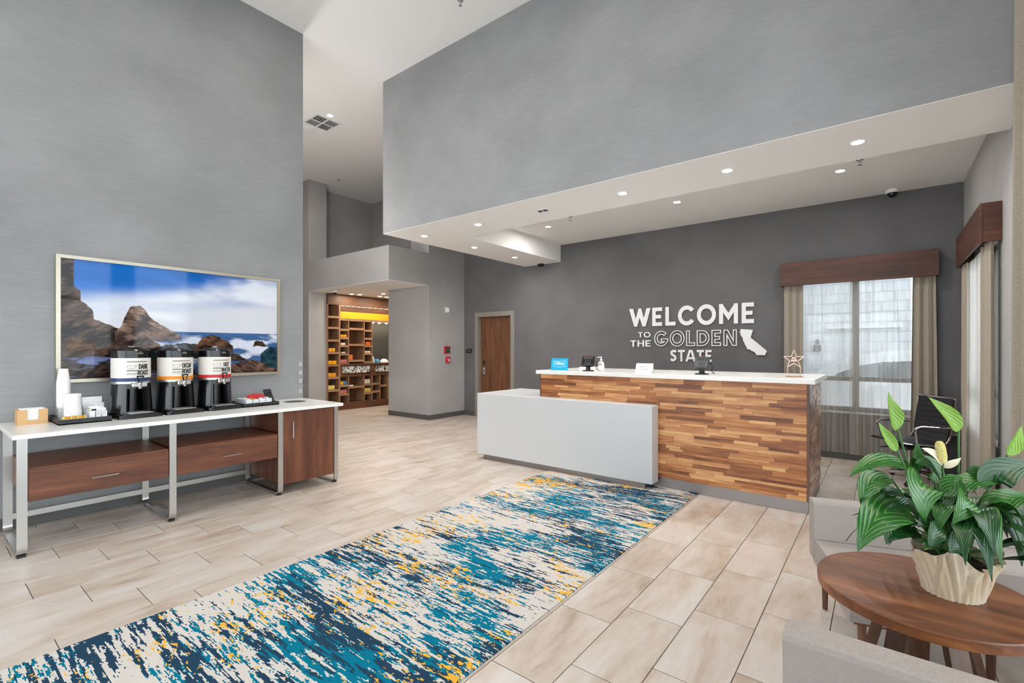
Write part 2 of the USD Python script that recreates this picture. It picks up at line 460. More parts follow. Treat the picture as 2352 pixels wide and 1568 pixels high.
# the picture's print: colours on the print's own vertices, under glossy glazing
mat('art_print', {'a': ('attribute', {'attribute': 'Cd'}), 'p': ('principled_bsdf', {'roughness': 0.05, 'specular_ior_level': 0.22})}, [('a.color', 'p.base_color')])

# ------------------------------------------------------------------ room shell
XL, XR, YB, ZC = -5.54, 0.755, 7.64, 5.27
YBK, ZS, ZI = 4.22, 3.10, 3.415
W = '/World'


def structure(name, mesh, m, label, cat):
    return solo(name, label, cat, mesh, m, kind='structure')


# floor: grout bed with porcelain planks in a third-offset bond
fl = thing('floor', 'pale travertine porcelain plank floor running through lobby', 'floor', kind='structure')
obj(fl, 'grout_bed', bx(-13, 1.0, -4.2, 9.5, -0.12, -0.004), 'grout')
camxy = np.array([0.0, 0.0])
FW = np.array([-math.sin(math.radians(YAW)), math.cos(math.radians(YAW))])
RT = np.array([math.cos(math.radians(YAW)), math.sin(math.radians(YAW))])
tiles = []
for k in range(-38, 7):
    x0 = -1.133 + 0.3067 * k
    y00 = (1.897 + 0.2045 * k) % 0.6135
    for j in range(-8, 16):
        y0 = y00 + 0.6135 * j
        x1, y1 = x0 + 0.3067, y0 + 0.6135
        a, b, c, d = max(x0, -13), min(x1, XR), max(y0, -4.2), min(y1, 9.2)
        if b - a < 0.02 or d - c < 0.02:
            continue
        if XL - 0.02 > b and d < 2.98:
            continue
        mid = np.array([(a + b) / 2, (c + d) / 2])
        z, l = mid @ FW, mid @ RT
        hid = (-4.1 < mid[0] < -0.6 and 5.0 < mid[1] < 6.0) or (-3.0 < mid[0] < -1.55 and mid[1] < 4.6) or (mid[1] > YB and mid[0] > -7.3)
        vis = z > 0.4 and abs(l / z) < 1.13 and 1.455 / z < 0.75 and not hid
        tiles.append((-1.0 / z ** 3 if vis else 1.0, a, b, c, d))
tiles.sort()
tbed = []
for i, (k, a, b, c, d) in enumerate(tiles):
    g = 0.0021
    t = bx(a + g, b - g, c + g, d - g, -0.010, 0.0, 0.0012)
    if i < 298 and k < 0:
        obj(fl, 'tile', t, 'tile')
    else:
        tbed.append(t)
obj(fl, 'tile_field', tbed, 'tile', kind='stuff')

cl = thing('ceiling', 'high white plasterboard ceiling over the lobby', 'ceiling', kind='structure')
obj(cl, 'panel', bx(-13, 1.0, -4.2, 9.5, ZC, ZC + 0.12), 'ceiling_paint')

structure('wall_left', bx(XL - 0.6, XL, -4.0, 2.98, 0, ZC), 'wall_left_paper', 'grey textured wallcovering wall carrying the seascape picture', 'wall')
structure('baseboard_left', bx(XL, XL + 0.012, -4.0, 2.98, 0, 0.1, 0.004), 'baseboard', 'dark grey baseboard under the coffee credenza', 'baseboard')

# bulkhead with its recessed ceiling over the desk
BXL = -5.632
bk = [bx(BXL, XR, YBK, YBK + 0.12, ZS, ZC), bx(BXL, BXL + 0.1, YBK + 0.12, YB, ZS, ZC)]
structure('wall_upper', bk, 'wall_bulk_paper', 'grey textured bulkhead wall above the reception desk', 'wall')
LX = -4.79
sf = [bx(BXL + 0.1, XR, YBK + 0.12, 5.09, ZS, ZI + 0.1), bx(BXL + 0.1, LX, 5.09, YB, ZS, ZI + 0.1),
      prism(Polygon([(BXL, YBK), (XR, YBK), (XR, 5.09), (LX, 5.09), (LX, YB), (BXL, YB)]), 0.004, 'xy', ZS - 0.0045)]
structure('ceiling', sf, 'ceiling_paint', 'white L-shaped dropped soffit around the desk recess', 'soffit')
structure('ceiling', bx(LX, XR, 5.09, YB, ZI, ZI + 0.12), 'ceiling_paint', 'white recessed ceiling above the reception desk', 'ceiling')

# back wall with openings: door x -6.87..-5.99, window x -0.98..0.40
def wall_xz(x0, x1, z0, z1, y0, y1, holes):
    p = sbox(x0, z0, x1, z1)
    for h in holes:
        p = p.difference(sbox(h[0], h[2], h[1], h[3]))
    return prism(p, y1 - y0, 'xz', y0)


def wall_yz(y0, y1, z0, z1, x0, x1, holes):
    p = sbox(y0, z0, y1, z1)
    for h in holes:
        p = p.difference(sbox(h[0], h[2], h[1], h[3]))
    return prism(p, x1 - x0, 'yz', x1)


WIN1 = (-0.95, 0.38, 0.635, 2.40)
structure('wall_back', wall_xz(-7.30, XR + 0.2, 0, ZC, YB, YB + 0.2, [(-6.90, -5.955, 0, 2.17), WIN1]), 'wall_back_paper', 'dark grey wall behind the reception desk', 'wall')
structure('baseboard_back', [bx(-7.30, -6.97, YB - 0.012, YB, 0, 0.1), bx(-5.89, XR, YB - 0.012, YB, 0, 0.1)], 'baseboard', 'dark grey baseboard along the back wall', 'baseboard')
# right wall: low window behind the small valance, tall lobby windows nearer the camera
TALL = [(y, y + 1.35, 0.25, 3.5) for y in (-3.6, -2.0, -0.4, 1.2, 2.8)]
WIN2 = (5.55, 6.75, 0.635, 2.40)
structure('wall_right', wall_yz(-4.0, YB + 0.2, 0, ZC, XR, XR + 0.2, [WIN2] + TALL), 'wall_mid_paper', 'grey side wall with the curtained windows', 'wall')
structure('baseboard_right', bx(XR - 0.012, XR, -4.0, YB, 0, 0.1), 'baseboard', 'dark grey baseboard along the window wall', 'baseboard')
# corner block by the door (faces +x at -7.30), notched at its upper near corner, and the box over the market opening
XK, Y1, XW = -10.16, 5.60, -7.30
structure('wall_corner', [bx(-8.61, XW, 6.60, YB + 0.2, 0, 2.75), bx(-8.61, XW, 6.60, YB + 0.2, 2.75, 3.41), bx(-7.85, XW, 6.60, YB + 0.2, 3.41, ZC)], 'wall_mid_paper', 'light grey corner wall with the fire alarm, left of the wooden door', 'wall')
structure('baseboard_corner', [bx(-8.61, XW + 0.012, 6.588, 6.60, 0, 0.1), bx(XW, XW + 0.012, 6.60, YB - 0.012, 0, 0.1)], 'baseboard', 'dark grey baseboard wrapping the corner wall', 'baseboard')
structure('wall_box', [bx(XK, XW, Y1, 6.60, 2.756, 3.41), bx(XK, -8.61, 6.60, YB + 0.2, 2.756, 3.41)], 'wall_mid_paper', 'light grey boxed-out header over the market opening', 'wall')
structure('ceiling', [bx(XK, XW, Y1, 6.60, 2.75, 2.756), bx(-12, -8.61, 6.60, 9.2, 2.75, 2.756), bx(-12, XK, 6.03, 6.60, 2.75, 2.756)], 'ceiling_paint', 'white ceiling of the market opening under the boxed header', 'ceiling')
structure('wall_column', [bx(-12.5, XK, Y1, 6.03, 0, ZC)], 'wall_mid_paper', 'light grey wall left of the market opening', 'wall')
structure('wall_niche', [bx(-10.80, -10.60, 6.03, 7.84, 2.80, ZC), bx(-10.6, -7.85, 7.60, 7.84, 3.41, ZC)], 'wall_mid_paper', 'grey wall deep in the dark niche above the market header', 'wall')
structure('wall_far', [bx(-8.61, -8.41, YB, 9.2, 0, 2.75), bx(-12, -8.4, 9.0, 9.2, 0, 2.75), bx(-12.6, -12.5, 2.5, 9.2, 0, ZC), bx(-12.6, XL - 0.6, 2.4, 2.5, 0, ZC)], 'wall_mid_paper', 'grey walls closing the corridor and market behind', 'wall')
# rear of the lobby behind the camera: glazed entrance
rg = thing('wall_rear', 'glazed entrance wall behind the viewer', 'wall', kind='structure')
obj(rg, 'frame', wall_xz(XL - 0.6, XR + 0.2, 0, ZC, -4.2, -4.0, [(x, x + 1.4, 0.1, 2.6) for x in (-5.5, -4.0, -2.5, -1.0)]), 'wall_mid_paper')

# window frames and panes
def window_xz(name, label, h, y):
    x0, x1, z0, z1 = h
    w = thing(name, label, 'window', kind='structure')
    obj(w, 'frame', [bx(x0, x1, y, y + 0.1, z0, z0 + 0.05), bx(x0, x1, y, y + 0.1, z1 - 0.05, z1), bx(x0, x0 + 0.05, y, y + 0.1, z0, z1), bx(x1 - 0.05, x1, y, y + 0.1, z0, z1)], 'window_metal')
    obj(w, 'mullion', bx(-0.31, -0.24, y, y + 0.1, z0, z1), 'window_metal')
    obj(w, 'transom', bx(x0, x1, y + 0.005, y + 0.095, 1.03, 1.085), 'window_metal')
    for a, b in ((x0 + 0.05, -0.31), (-0.24, x1 - 0.05)):
        for c, d in ((z0 + 0.05, 1.03), (1.085, z1 - 0.05)):
            obj(w, 'pane', bx(a, b, y + 0.045, y + 0.055, c, d), 'pane')
    obj(w, 'sill', bx(x0, x1, YB - 0.02, YB + 0.1, z0 - 0.03, z0, 0.004), 'white_solid')


def window_yz(name, label, h, bars, mul):
    y0, y1, z0, z1 = h
    X = XR + 0.06
    w = thing(name, label, 'window', kind='structure')
    obj(w, 'frame', [bx(X, X + 0.1, y0, y1, z0, z0 + 0.06), bx(X, X + 0.1, y0, y1, z1 - 0.06, z1), bx(X, X + 0.1, y0, y0 + 0.06, z0, z1), bx(X, X + 0.1, y1 - 0.06, y1, z0, z1)], 'window_metal')
    zs, ys = [z0 + 0.06] + list(bars) + [z1 - 0.06], [y0 + 0.06] + list(mul) + [y1 - 0.06]
    for b in bars:
        obj(w, 'transom', bx(X, X + 0.1, y0, y1, b - 0.03, b + 0.03), 'window_metal')
    for b in mul:
        obj(w, 'mullion', bx(X, X + 0.1, b - 0.03, b + 0.03, z0, z1), 'window_metal')
    for a, b in zip(ys, ys[1:]):
        for c, d in zip(zs, zs[1:]):
            obj(w, 'pane', bx(X + 0.045, X + 0.055, a, b, c, d), 'pane')


window_xz('window_1', 'wide window behind sheers in the dark back wall', WIN1, YB + 0.06)
window_yz('window_2', 'low side window behind the near wooden valance', WIN2, [1.06], [6.15])
for i, t in enumerate(TALL):
    window_yz('window_%d' % (i + 3), 'tall lobby window in the side wall, bay %s from the rear' % ['first', 'second', 'third', 'fourth', 'fifth'][i], t, [2.4], [])
# ------------------------------------------------------------------ door
d = thing('door_1', 'walnut wood door in a grey frame, left of the reception desk', 'door', kind='structure')
obj(d, 'frame', prism(sbox(-6.97, 0, -5.885, 2.235).difference(sbox(-6.87, -1, -5.985, 2.14)), 0.14, 'xz', YB - 0.02), 'door_frame')
obj(d, 'leaf', bx(-6.868, -5.987, YB + 0.07, YB + 0.115, 0.01, 2.137, 0.003), 'door_wood')
obj(d, 'lock', [bx(-6.80, -6.745, YB + 0.045, YB + 0.07, 1.10, 1.20, 0.01)], 'black_plastic', 'black card reader lock')
obj(d, 'handle', [bx(-6.80, -6.745, YB + 0.055, YB + 0.07, 0.90, 1.06, 0.008), tube([(-6.772, YB + 0.06, 0.98), (-6.772, YB, 0.98)], 0.011), tube([(-6.772, YB + 0.005, 0.98), (-6.64, YB + 0.005, 0.98)], 0.011)], 'chrome', 'chrome lever handle')

# ------------------------------------------------------------------ ceiling fittings
def downlight(label, p, lens='lamp_lens', group=None):
    t = thing('downlight', label, 'ceiling light', p, 0, group)
    q = 0.66
    ring = lathe([(0.062 * q, -0.001), (0.066 * q, -0.008), (0.086 * q, -0.006), (0.09 * q, 0.0)], n=32, closed=False)
    obj(t, 'trim_ring', trimesh.util.concatenate([ring, lathe([(0.062 * q, 0.0), (0.09 * q, 0.0)], n=32, closed=False)]), 'white_plastic')
    obj(t, 'lens', lathe([(0.0, -0.0045), (0.058 * q, -0.0045), (0.063 * q, -0.002)], n=32, closed=True), lens)
    return t


G1, G2 = 'downlights in the soffit', 'downlights in the desk recess'
dl = downlight('soffit downlight nearest the tall window drape', (-0.152, 4.648, ZS - 0.0045), group=G1)
dup(dl, 'downlight', 'soffit downlight second from the window side', (-1.121, 4.652, ZS - 0.0045), group=G1)
dup(dl, 'downlight', 'soffit downlight third from the window side, right of the ceiling speaker', (-2.154, 4.654, ZS - 0.0045), group=G1)
dup(dl, 'downlight', 'soffit downlight between the round ceiling speaker and the soffit corner', (-4.195, 4.655, ZS - 0.0045), group=G1)
dup(dl, 'downlight', 'soffit downlight at the left front corner of the soffit', (-5.239, 4.655, ZS - 0.0045), group=G1)
dup(dl, 'downlight', 'soffit downlight halfway along the left leg of the soffit', (-5.189, 5.671, ZS - 0.0045), group=G1)
dup(dl, 'downlight', 'soffit downlight closest to the back wall, at the end of the left leg', (-5.189, 6.73, ZS - 0.0045), group=G1)
dup(dl, 'downlight', 'recess downlight above the desk, nearest the window', (-0.363, 6.335, ZI), group=G2)
dup(dl, 'downlight', 'middle one of three recess downlights above the desk', (-2.156, 6.342, ZI), group=G2)
dup(dl, 'downlight', 'recess downlight above the desk, farthest from the window', (-4.218, 6.352, ZI), group=G2)
dh = downlight('single downlight in the high ceiling beside the square air vent', (-7.115, 4.287, ZC), 'lamp_high')
for i, (x, y) in enumerate([(-7.1, 2.9), (-4.1, 2.3), (-4.1, -0.6), (-2.0, 2.3), (-2.0, -0.6), (-0.6, 1.2), (-3.1, 0.8), (-0.6, -2.2), (-8.9, 4.287)]):
    dup(dh, 'downlight', 'high lobby ceiling downlight, out of the picture, %s' % ['above the corridor', 'over the picture', 'over the credenza', 'over the rug', 'behind the rug', 'over the lounge table', 'over the floor by the credenza', 'behind the lounge', 'by the ceiling corner'][i], (x, y, ZC))
GM = 'small downlights in the market ceiling'
mk = downlight('market ceiling downlight, the left one of the near pair', (-9.85, 6.49, 2.75), 'lamp_market', GM)
for (x, y), l in zip([(-9.78, 6.66), (-9.74, 7.20), (-9.73, 7.40), (-9.2, 6.9), (-9.2, 7.9), (-9.7, 8.2)], ['the right one of the near pair', 'the left one of the far pair', 'the right one of the far pair', 'hidden behind the corner wall', 'hidden at the back', 'last over the shelf']):
    dup(mk, 'downlight', 'market ceiling downlight, ' + l, (x, y, 2.75), group=GM)


t = thing('pendant_lamp', 'globe pendant lamp in the corridor behind the grey picture wall', 'pendant lamp', (-6.62, 3.15, 2.75))
obj(t, 'globe', trimesh.creation.icosphere(3, 0.15), 'lamp_globe')
obj(t, 'cord', tube([(0, 0, 0.14), (0, 0, ZC - 2.75)], 0.006), 'black_matte')
t = thing('floor_lamp', 'floor lamp with a drum shade beside the lounge, out of the picture', 'floor lamp', (0.615, 2.02, 0))
obj(t, 'base', lathe([(0.13, 0), (0.13, 0.018), (0.02, 0.028)], n=32), 'steel')
obj(t, 'pole', lathe([(0.012, 0.02), (0.012, 1.40)], n=14), 'steel')
obj(t, 'shade', [sector(0.19, 0.194, -180, 180, 1.36, 1.60, 40)], 'lamp_shade')


def sprinkler(label, p):
    t = thing('sprinkler', label, 'sprinkler', p, 0, 'ceiling sprinklers')
    obj(t, 'rosette', lathe([(0.034, 0), (0.03, -0.006), (0.012, -0.01)], n=20), 'chrome')
    obj(t, 'stem', [lathe([(0.008, -0.008), (0.008, -0.03)], n=10), tube([(-0.012, 0, -0.012), (-0.012, 0, -0.045), (0, 0, -0.055)], 0.003, 6), tube([(0.012, 0, -0.012), (0.012, 0, -0.045), (0, 0, -0.055)], 0.003, 6)], 'chrome')
    obj(t, 'deflector', lathe([(0.02, -0.055), (0.02, -0.058)], n=16), 'chrome')
    return t


sp = sprinkler('chrome sprinkler in the desk recess near the security dome', (-0.182, 6.093, ZI))
dup(sp, 'sprinkler', 'chrome sprinkler in the left half of the desk recess', (-3.644, 6.079, ZI), group='ceiling sprinklers')
dup(sp, 'sprinkler', 'chrome sprinkler in the high ceiling at the top edge of the view', (-3.642, 3.75, ZC), group='ceiling sprinklers')
dup(sp, 'sprinkler', 'chrome sprinkler in the high ceiling near the dark niche', (-9.66, 6.03, ZC), group='ceiling sprinklers')
t = thing('ceiling_speaker', 'small twin-slot ceiling fitting in the soffit front strip', 'speaker', (-3.168, 4.657, ZS - 0.0045))
obj(t, 'rim', lathe([(0.07, 0), (0.068, -0.006)], n=28), 'white_plastic')
obj(t, 'slot', bx(-0.06, -0.012, -0.03, 0.03, -0.009, -0.005, 0.004), 'vent_dark')
obj(t, 'slot', bx(0.012, 0.06, -0.03, 0.03, -0.009, -0.005, 0.004), 'vent_dark')
t = thing('ceiling_speaker', 'round white ceiling speaker beside the square vent', 'speaker', (-7.90, 4.33, ZC))
obj(t, 'grille', lathe([(0.15, 0), (0.15, -0.006), (0.135, -0.012)], n=40), 'white_plastic')
t = thing('air_vent', 'square white ceiling air vent with dark louvre quarters', 'vent', (-7.451, 4.345, ZC))
obj(t, 'frame', prism(sbox(-0.24, -0.24, 0.24, 0.24).difference(unary_union([sbox(-0.2, -0.2, -0.01, -0.01), sbox(0.01, -0.2, 0.2, -0.01), sbox(-0.2, 0.01, -0.01, 0.2), sbox(0.01, 0.01, 0.2, 0.2)])), 0.012, 'xy', -0.012), 'white_plastic')
obj(t, 'duct', bx(-0.21, 0.21, -0.21, 0.21, -0.003, -0.001), 'vent_dark')
for qx, qy in ((-0.105, -0.105), (0.105, -0.105), (-0.105, 0.105), (0.105, 0.105)):
    for k in range(5):
        o = -0.08 + 0.04 * k
        s = bx(qx - 0.095, qx + 0.095, qy + o - 0.002, qy + o + 0.002, -0.010, -0.003) if (qx * qy) < 0 else bx(qx + o - 0.002, qx + o + 0.002, qy - 0.095, qy + 0.095, -0.010, -0.003)
        obj(t, 'louvre', s, 'white_plastic')


def domecam(name, label, p, r=0.055):
    t = thing(name, label, 'security camera', p)
    obj(t, 'housing', lathe([(r, 0), (r * 1.05, -0.02), (r * 0.98, -0.035), (r * 0.9, -0.04)], n=28), 'white_plastic')
    obj(t, 'dome', lathe([(r * 0.8, -0.039)] + [(r * 0.8 * math.cos(a), -0.039 - r * 0.85 * math.sin(a)) for a in np.linspace(0.1, PI / 2, 8)], n=28), 'black_plastic')
    return t


domecam('security_dome', 'white security dome on the recess ceiling at the dark back wall', (0.10, 7.50, ZI), 0.065)
domecam('security_dome', 'security dome under the market header', (-9.65, 5.93, 2.75), 0.06)
t = thing('security_dome', 'small black camera at the back end of the soffit leg', 'security camera', (-5.20, 7.57, ZS - 0.004))
obj(t, 'bracket', [bx(-0.05, 0.05, -0.04, 0.04, -0.012, 0), ], 'black_matte')
obj(t, 'barrel', [bx(-0.045, -0.008, -0.05, 0.03, -0.05, -0.012, 0.008), bx(0.008, 0.045, -0.05, 0.03, -0.05, -0.012, 0.008)], 'black_matte')

# ------------------------------------------------------------------ reception desk
dk = thing('reception_desk', 'tall reception desk clad in mixed wood strips under a white countertop', 'reception desk', (0, 0, 0))
DX0, DX1, DY = -3.36, -0.50, 4.88
obj(dk, 'body', bx(DX0 + 0.02, DX1 - 0.02, DY + 0.012, 5.88, 0.11, 1.143), 'walnut_x')
obj(dk, 'plinth', bx(DX0 + 0.04, DX1 - 0.012, DY + 0.02, 5.86, 0, 0.11), 'kick_steel', 'brushed steel kick plate')
obj(dk, 'countertop', bx(-3.405, -0.455, DY - 0.035, 5.93, 1.145, 1.190, 0.004), 'white_quartz', 'white solid countertop')
obj(dk, 'edge_trim', bx(DX1 - 0.022, DX1, DY - 0.006, DY + 0.012, 0.11, 1.145), 'leg_wood', 'dark wood corner edge')
obj(dk, 'edge_trim', bx(DX0, DX0 + 0.012, DY - 0.006, DY + 0.012, 0.11, 1.145), 'leg_wood', 'dark wood corner edge')
rr = np.random.default_rng(3)
rows = []
z = 0.112
while z < 1.140:
    h = float(rr.choice([0.026, 0.030, 0.034, 0.042]))
    if z + h > 1.130:
        h = 1.143 - z
    rows.append((z, min(z + h, 1.143)))
    z += h
nst, back = 0, []
for (z0, z1) in rows:
    x = DX0 + 0.012
    while x < DX1 - 0.022 - 0.005:
        L = float(rr.uniform(0.14, 0.52))
        e = min(x + L, DX1 - 0.022)
        if DX1 - 0.022 - e < 0.05:
            e = DX1 - 0.022
        pr = float(rr.uniform(0.0, 0.006))
        s = bx(x + 0.0004, e - 0.0004, DY - pr, DY + 0.012, z0 + 0.0004, z1 - 0.0004)
        if (e < -1.86 and z1 < 0.84) or nst >= 296:
            back.append(s)
        else:
            obj(dk, 'wood_strip', s, 'desk_strip_wood')
            nst += 1
        x = e
if back:
    obj(dk, 'hidden_strips', back, 'desk_strip_wood', kind='stuff')
side = []
for (z0, z1) in rows:
    y = DY + 0.012
    while y < 5.88:
        e = min(y + float(rr.uniform(0.1, 0.4)), 5.88)
        side.append(bx(DX1 - 0.02, DX1 - 0.008 + float(rr.uniform(0, 0.007)), y + 0.0004, e - 0.0004, z0 + 0.0004, z1 - 0.0004))
        y = e
for k in range(0, 4):
    obj(dk, 'side_cladding', side[k::4], 'desk_side_wood', kind='stuff')

wd = thing('front_counter', 'low white counter block standing in front of the wood clad desk', 'counter', (0, 0, 0))
obj(wd, 'block', [bx(-4.255, -1.852, 4.70, DY - 0.012, 0.068, 0.868, 0.003), bx(-4.255, DX0 - 0.005, DY - 0.012, 5.66, 0.068, 0.868, 0.003)], 'white_solid')
obj(wd, 'kick_plate', [bx(-4.17, -1.94, 4.735, DY - 0.012, 0, 0.068), bx(-4.17, DX0 - 0.01, DY - 0.012, 5.6, 0, 0.068)], 'kick_steel', 'recessed steel kick plate')

# items on the desk (countertop z 1.19)
ZD = 1.19
t = thing('tabletop_sign', 'bright blue tabletop sign with white framed logo on desk end', 'sign', (-3.17, 5.02, ZD), 6)
obj(t, 'panel', rot(bx(-0.115, 0.115, -0.004, 0.004, 0.0, 0.148, 0.002), 8, [-1, 0, 0]), 'blue_sign')
obj(t, 'foot', bx(-0.115, 0.115, -0.01, 0.06, 0.0, 0.004), 'blue_sign')
pr = [stand(txt('Hilton', 0.036, 0.0012, True), -0.004, 0, 0.068), stand(txt('HONORS', 0.009, 0.0012, False, 1.4), -0.004, 0, 0.034)]
fr = sbox(-0.083, 0.047, 0.083, 0.118).difference(sbox(-0.080, 0.050, 0.080, 0.115)).difference(sbox(-0.04, 0.04, 0.04, 0.052))
pr.append(mv(prism(fr, 0.0012, 'xz', 0), 0, -0.0052, 0))
obj(t, 'lettering', [rot(m, 8, [-1, 0, 0]) for m in pr], 'white_paper', 'white logo lettering in a thin frame')
solo('paper_stack', 'low stack of white paper behind blue sign and card terminal', 'paper', [bx(-3.02, -2.80, 5.25, 5.5, ZD + 0.004 * k, ZD + 0.004 * k + 0.0038) for k in range(9)], 'white_paper')


def terminal(label, p, a, face):
    t = thing('card_terminal', label, 'card reader', p, a)
    obj(t, 'base', lathe([(0.07, 0), (0.07, 0.008), (0.03, 0.014)], n=28), 'black_matte')
    obj(t, 'pole', [lathe([(0.028, 0.01), (0.026, 0.08), (0.02, 0.10)], n=20)], 'black_matte')
    R = lambda m: mv(rot(m, 42, [-1, 0, 0]), 0, 0, 0.118)
    body = R(bx(-0.072, 0.072, -0.022, 0.022, -0.078, 0.074, 0.012))
    obj(t, 'body', [body], face)
    obj(t, 'screen', R(bx(-0.056, 0.056, -0.026, -0.021, 0.012, 0.064, 0.003)), 'screen')
    for r_ in range(3):
        for c in range(3):
            obj(t, 'key', R(bx(-0.036 + 0.026 * c, -0.016 + 0.026 * c, -0.027, -0.021, -0.068 + 0.024 * r_, -0.051 + 0.024 * r_, 0.003)), 'dark_grey')
    obj(t, 'card_slot', R(bx(-0.03, 0.03, -0.018, 0.018, 0.071, 0.081, 0.003)), 'red', 'red card slot on top edge')
    obj(t, 'cable', tube(arc([(0.06, 0.03, 0.13), (0.10, 0.04, 0.09), (0.085, 0.05, 0.03), (0.11, 0.09, 0.005)], r=0.06), 0.004, 6), 'black_matte')
    return t


terminal('black card terminal on a post beside the hand sanitizer', (-2.775, 5.04, ZD), 20, 'black_plastic')
terminal('grey faced card terminal on a post at the middle of the desk', (-1.485, 5.13, ZD), 8, 'dark_grey')
t = thing('sanitizer_bottle', 'clear pump bottle of hand sanitizer with white label', 'bottle', (-2.645, 5.12, ZD))
mat('clear_plastic', {'p': ('principled_bsdf', {'base_color': (0.92, 0.94, 0.95), 'roughness': 0.08, 'transmission_weight': 0.85, 'ior': 1.38})})
obj(t, 'bottle', lathe([(0.036, 0), (0.038, 0.006), (0.038, 0.085), (0.03, 0.108), (0.014, 0.118), (0.014, 0.128)], n=28), 'clear_plastic')
obj(t, 'label', lathe([(0.0385, 0.008), (0.0388, 0.01), (0.0388, 0.068), (0.0385, 0.07)], n=28, closed=False), 'white_paper')
obj(t, 'pump', [lathe([(0.016, 0.126), (0.016, 0.142), (0.006, 0.144), (0.006, 0.162), (0.014, 0.164), (0.014, 0.172)], n=18), tube([(0, 0, 0.168), (-0.038, -0.01, 0.166), (-0.042, -0.011, 0.158)], 0.005, 8)], 'white_plastic')
t = thing('notice_card', 'white slanted notice card at middle of the desk', 'sign', (-2.06, 4.98, ZD), 4)
obj(t, 'card', rot(bx(-0.095, 0.095, -0.002, 0.002, 0, 0.115), 25, [-1, 0, 0]), 'white_paper')
obj(t, 'back_leg', rot(bx(-0.09, 0.09, -0.002, 0.002, 0, 0.104), -20, [-1, 0, 0], (0, 0.048, 0)) if False else mv(rot(bx(-0.09, 0.09, -0.002, 0.002, 0, 0.112), -20, [-1, 0, 0]), 0, 0.088, 0), 'white_paper')
obj(t, 'printed_lines', [rot(bx(-0.045, 0.045, -0.0032, -0.002, 0.04 + 0.012 * k, 0.0425 + 0.012 * k), 25, [-1, 0, 0]) for k in range(4)], 'ink_grey')
# wire star ornament
t = thing('star_ornament', 'copper wire star ornament on right end of desk', 'ornament', (-0.655, 5.16, ZD), 10)
obj(t, 'base', bx(-0.07, 0.07, -0.03, 0.03, 0, 0.008, 0.002), 'market_edge', 'thin wooden base')
def star(rO, rI, zc, dy):
    pts = []
    for k in range(11):
        a = PI / 2 + k * PI / 5
        r_ = rO if k % 2 == 0 else rI
        pts.append((r_ * math.cos(a), dy, zc + r_ * math.sin(a)))
    return pts
S0, S1 = star(0.088, 0.036, 0.165, -0.016), star(0.088, 0.036, 0.165, 0.016)
for S in (S0, S1):
    obj(t, 'wire_outline', [tube([S[k], S[k + 1]], 0.0042, 6) for k in range(10)], 'wire')
obj(t, 'cross_wire', [tube([S0[k], S1[k]], 0.0025, 6) for k in range(10)], 'wire')
obj(t, 'post', [tube([(S0[6][0], 0, 0.005), (S0[6][0], 0, S0[6][2] + 0.01)], 0.004, 6), tube([(S0[4][0], 0, 0.005), (S0[4][0], 0, S0[4][2] + 0.01)], 0.003, 6)], 'wire')
obj(t, 'name_plate', [bx(-0.02, 0.02, -0.021, -0.016, 0.172, 0.188, 0.002), bx(-0.026, 0.026, -0.021, -0.016, 0.146, 0.166, 0.002)], 'wire')

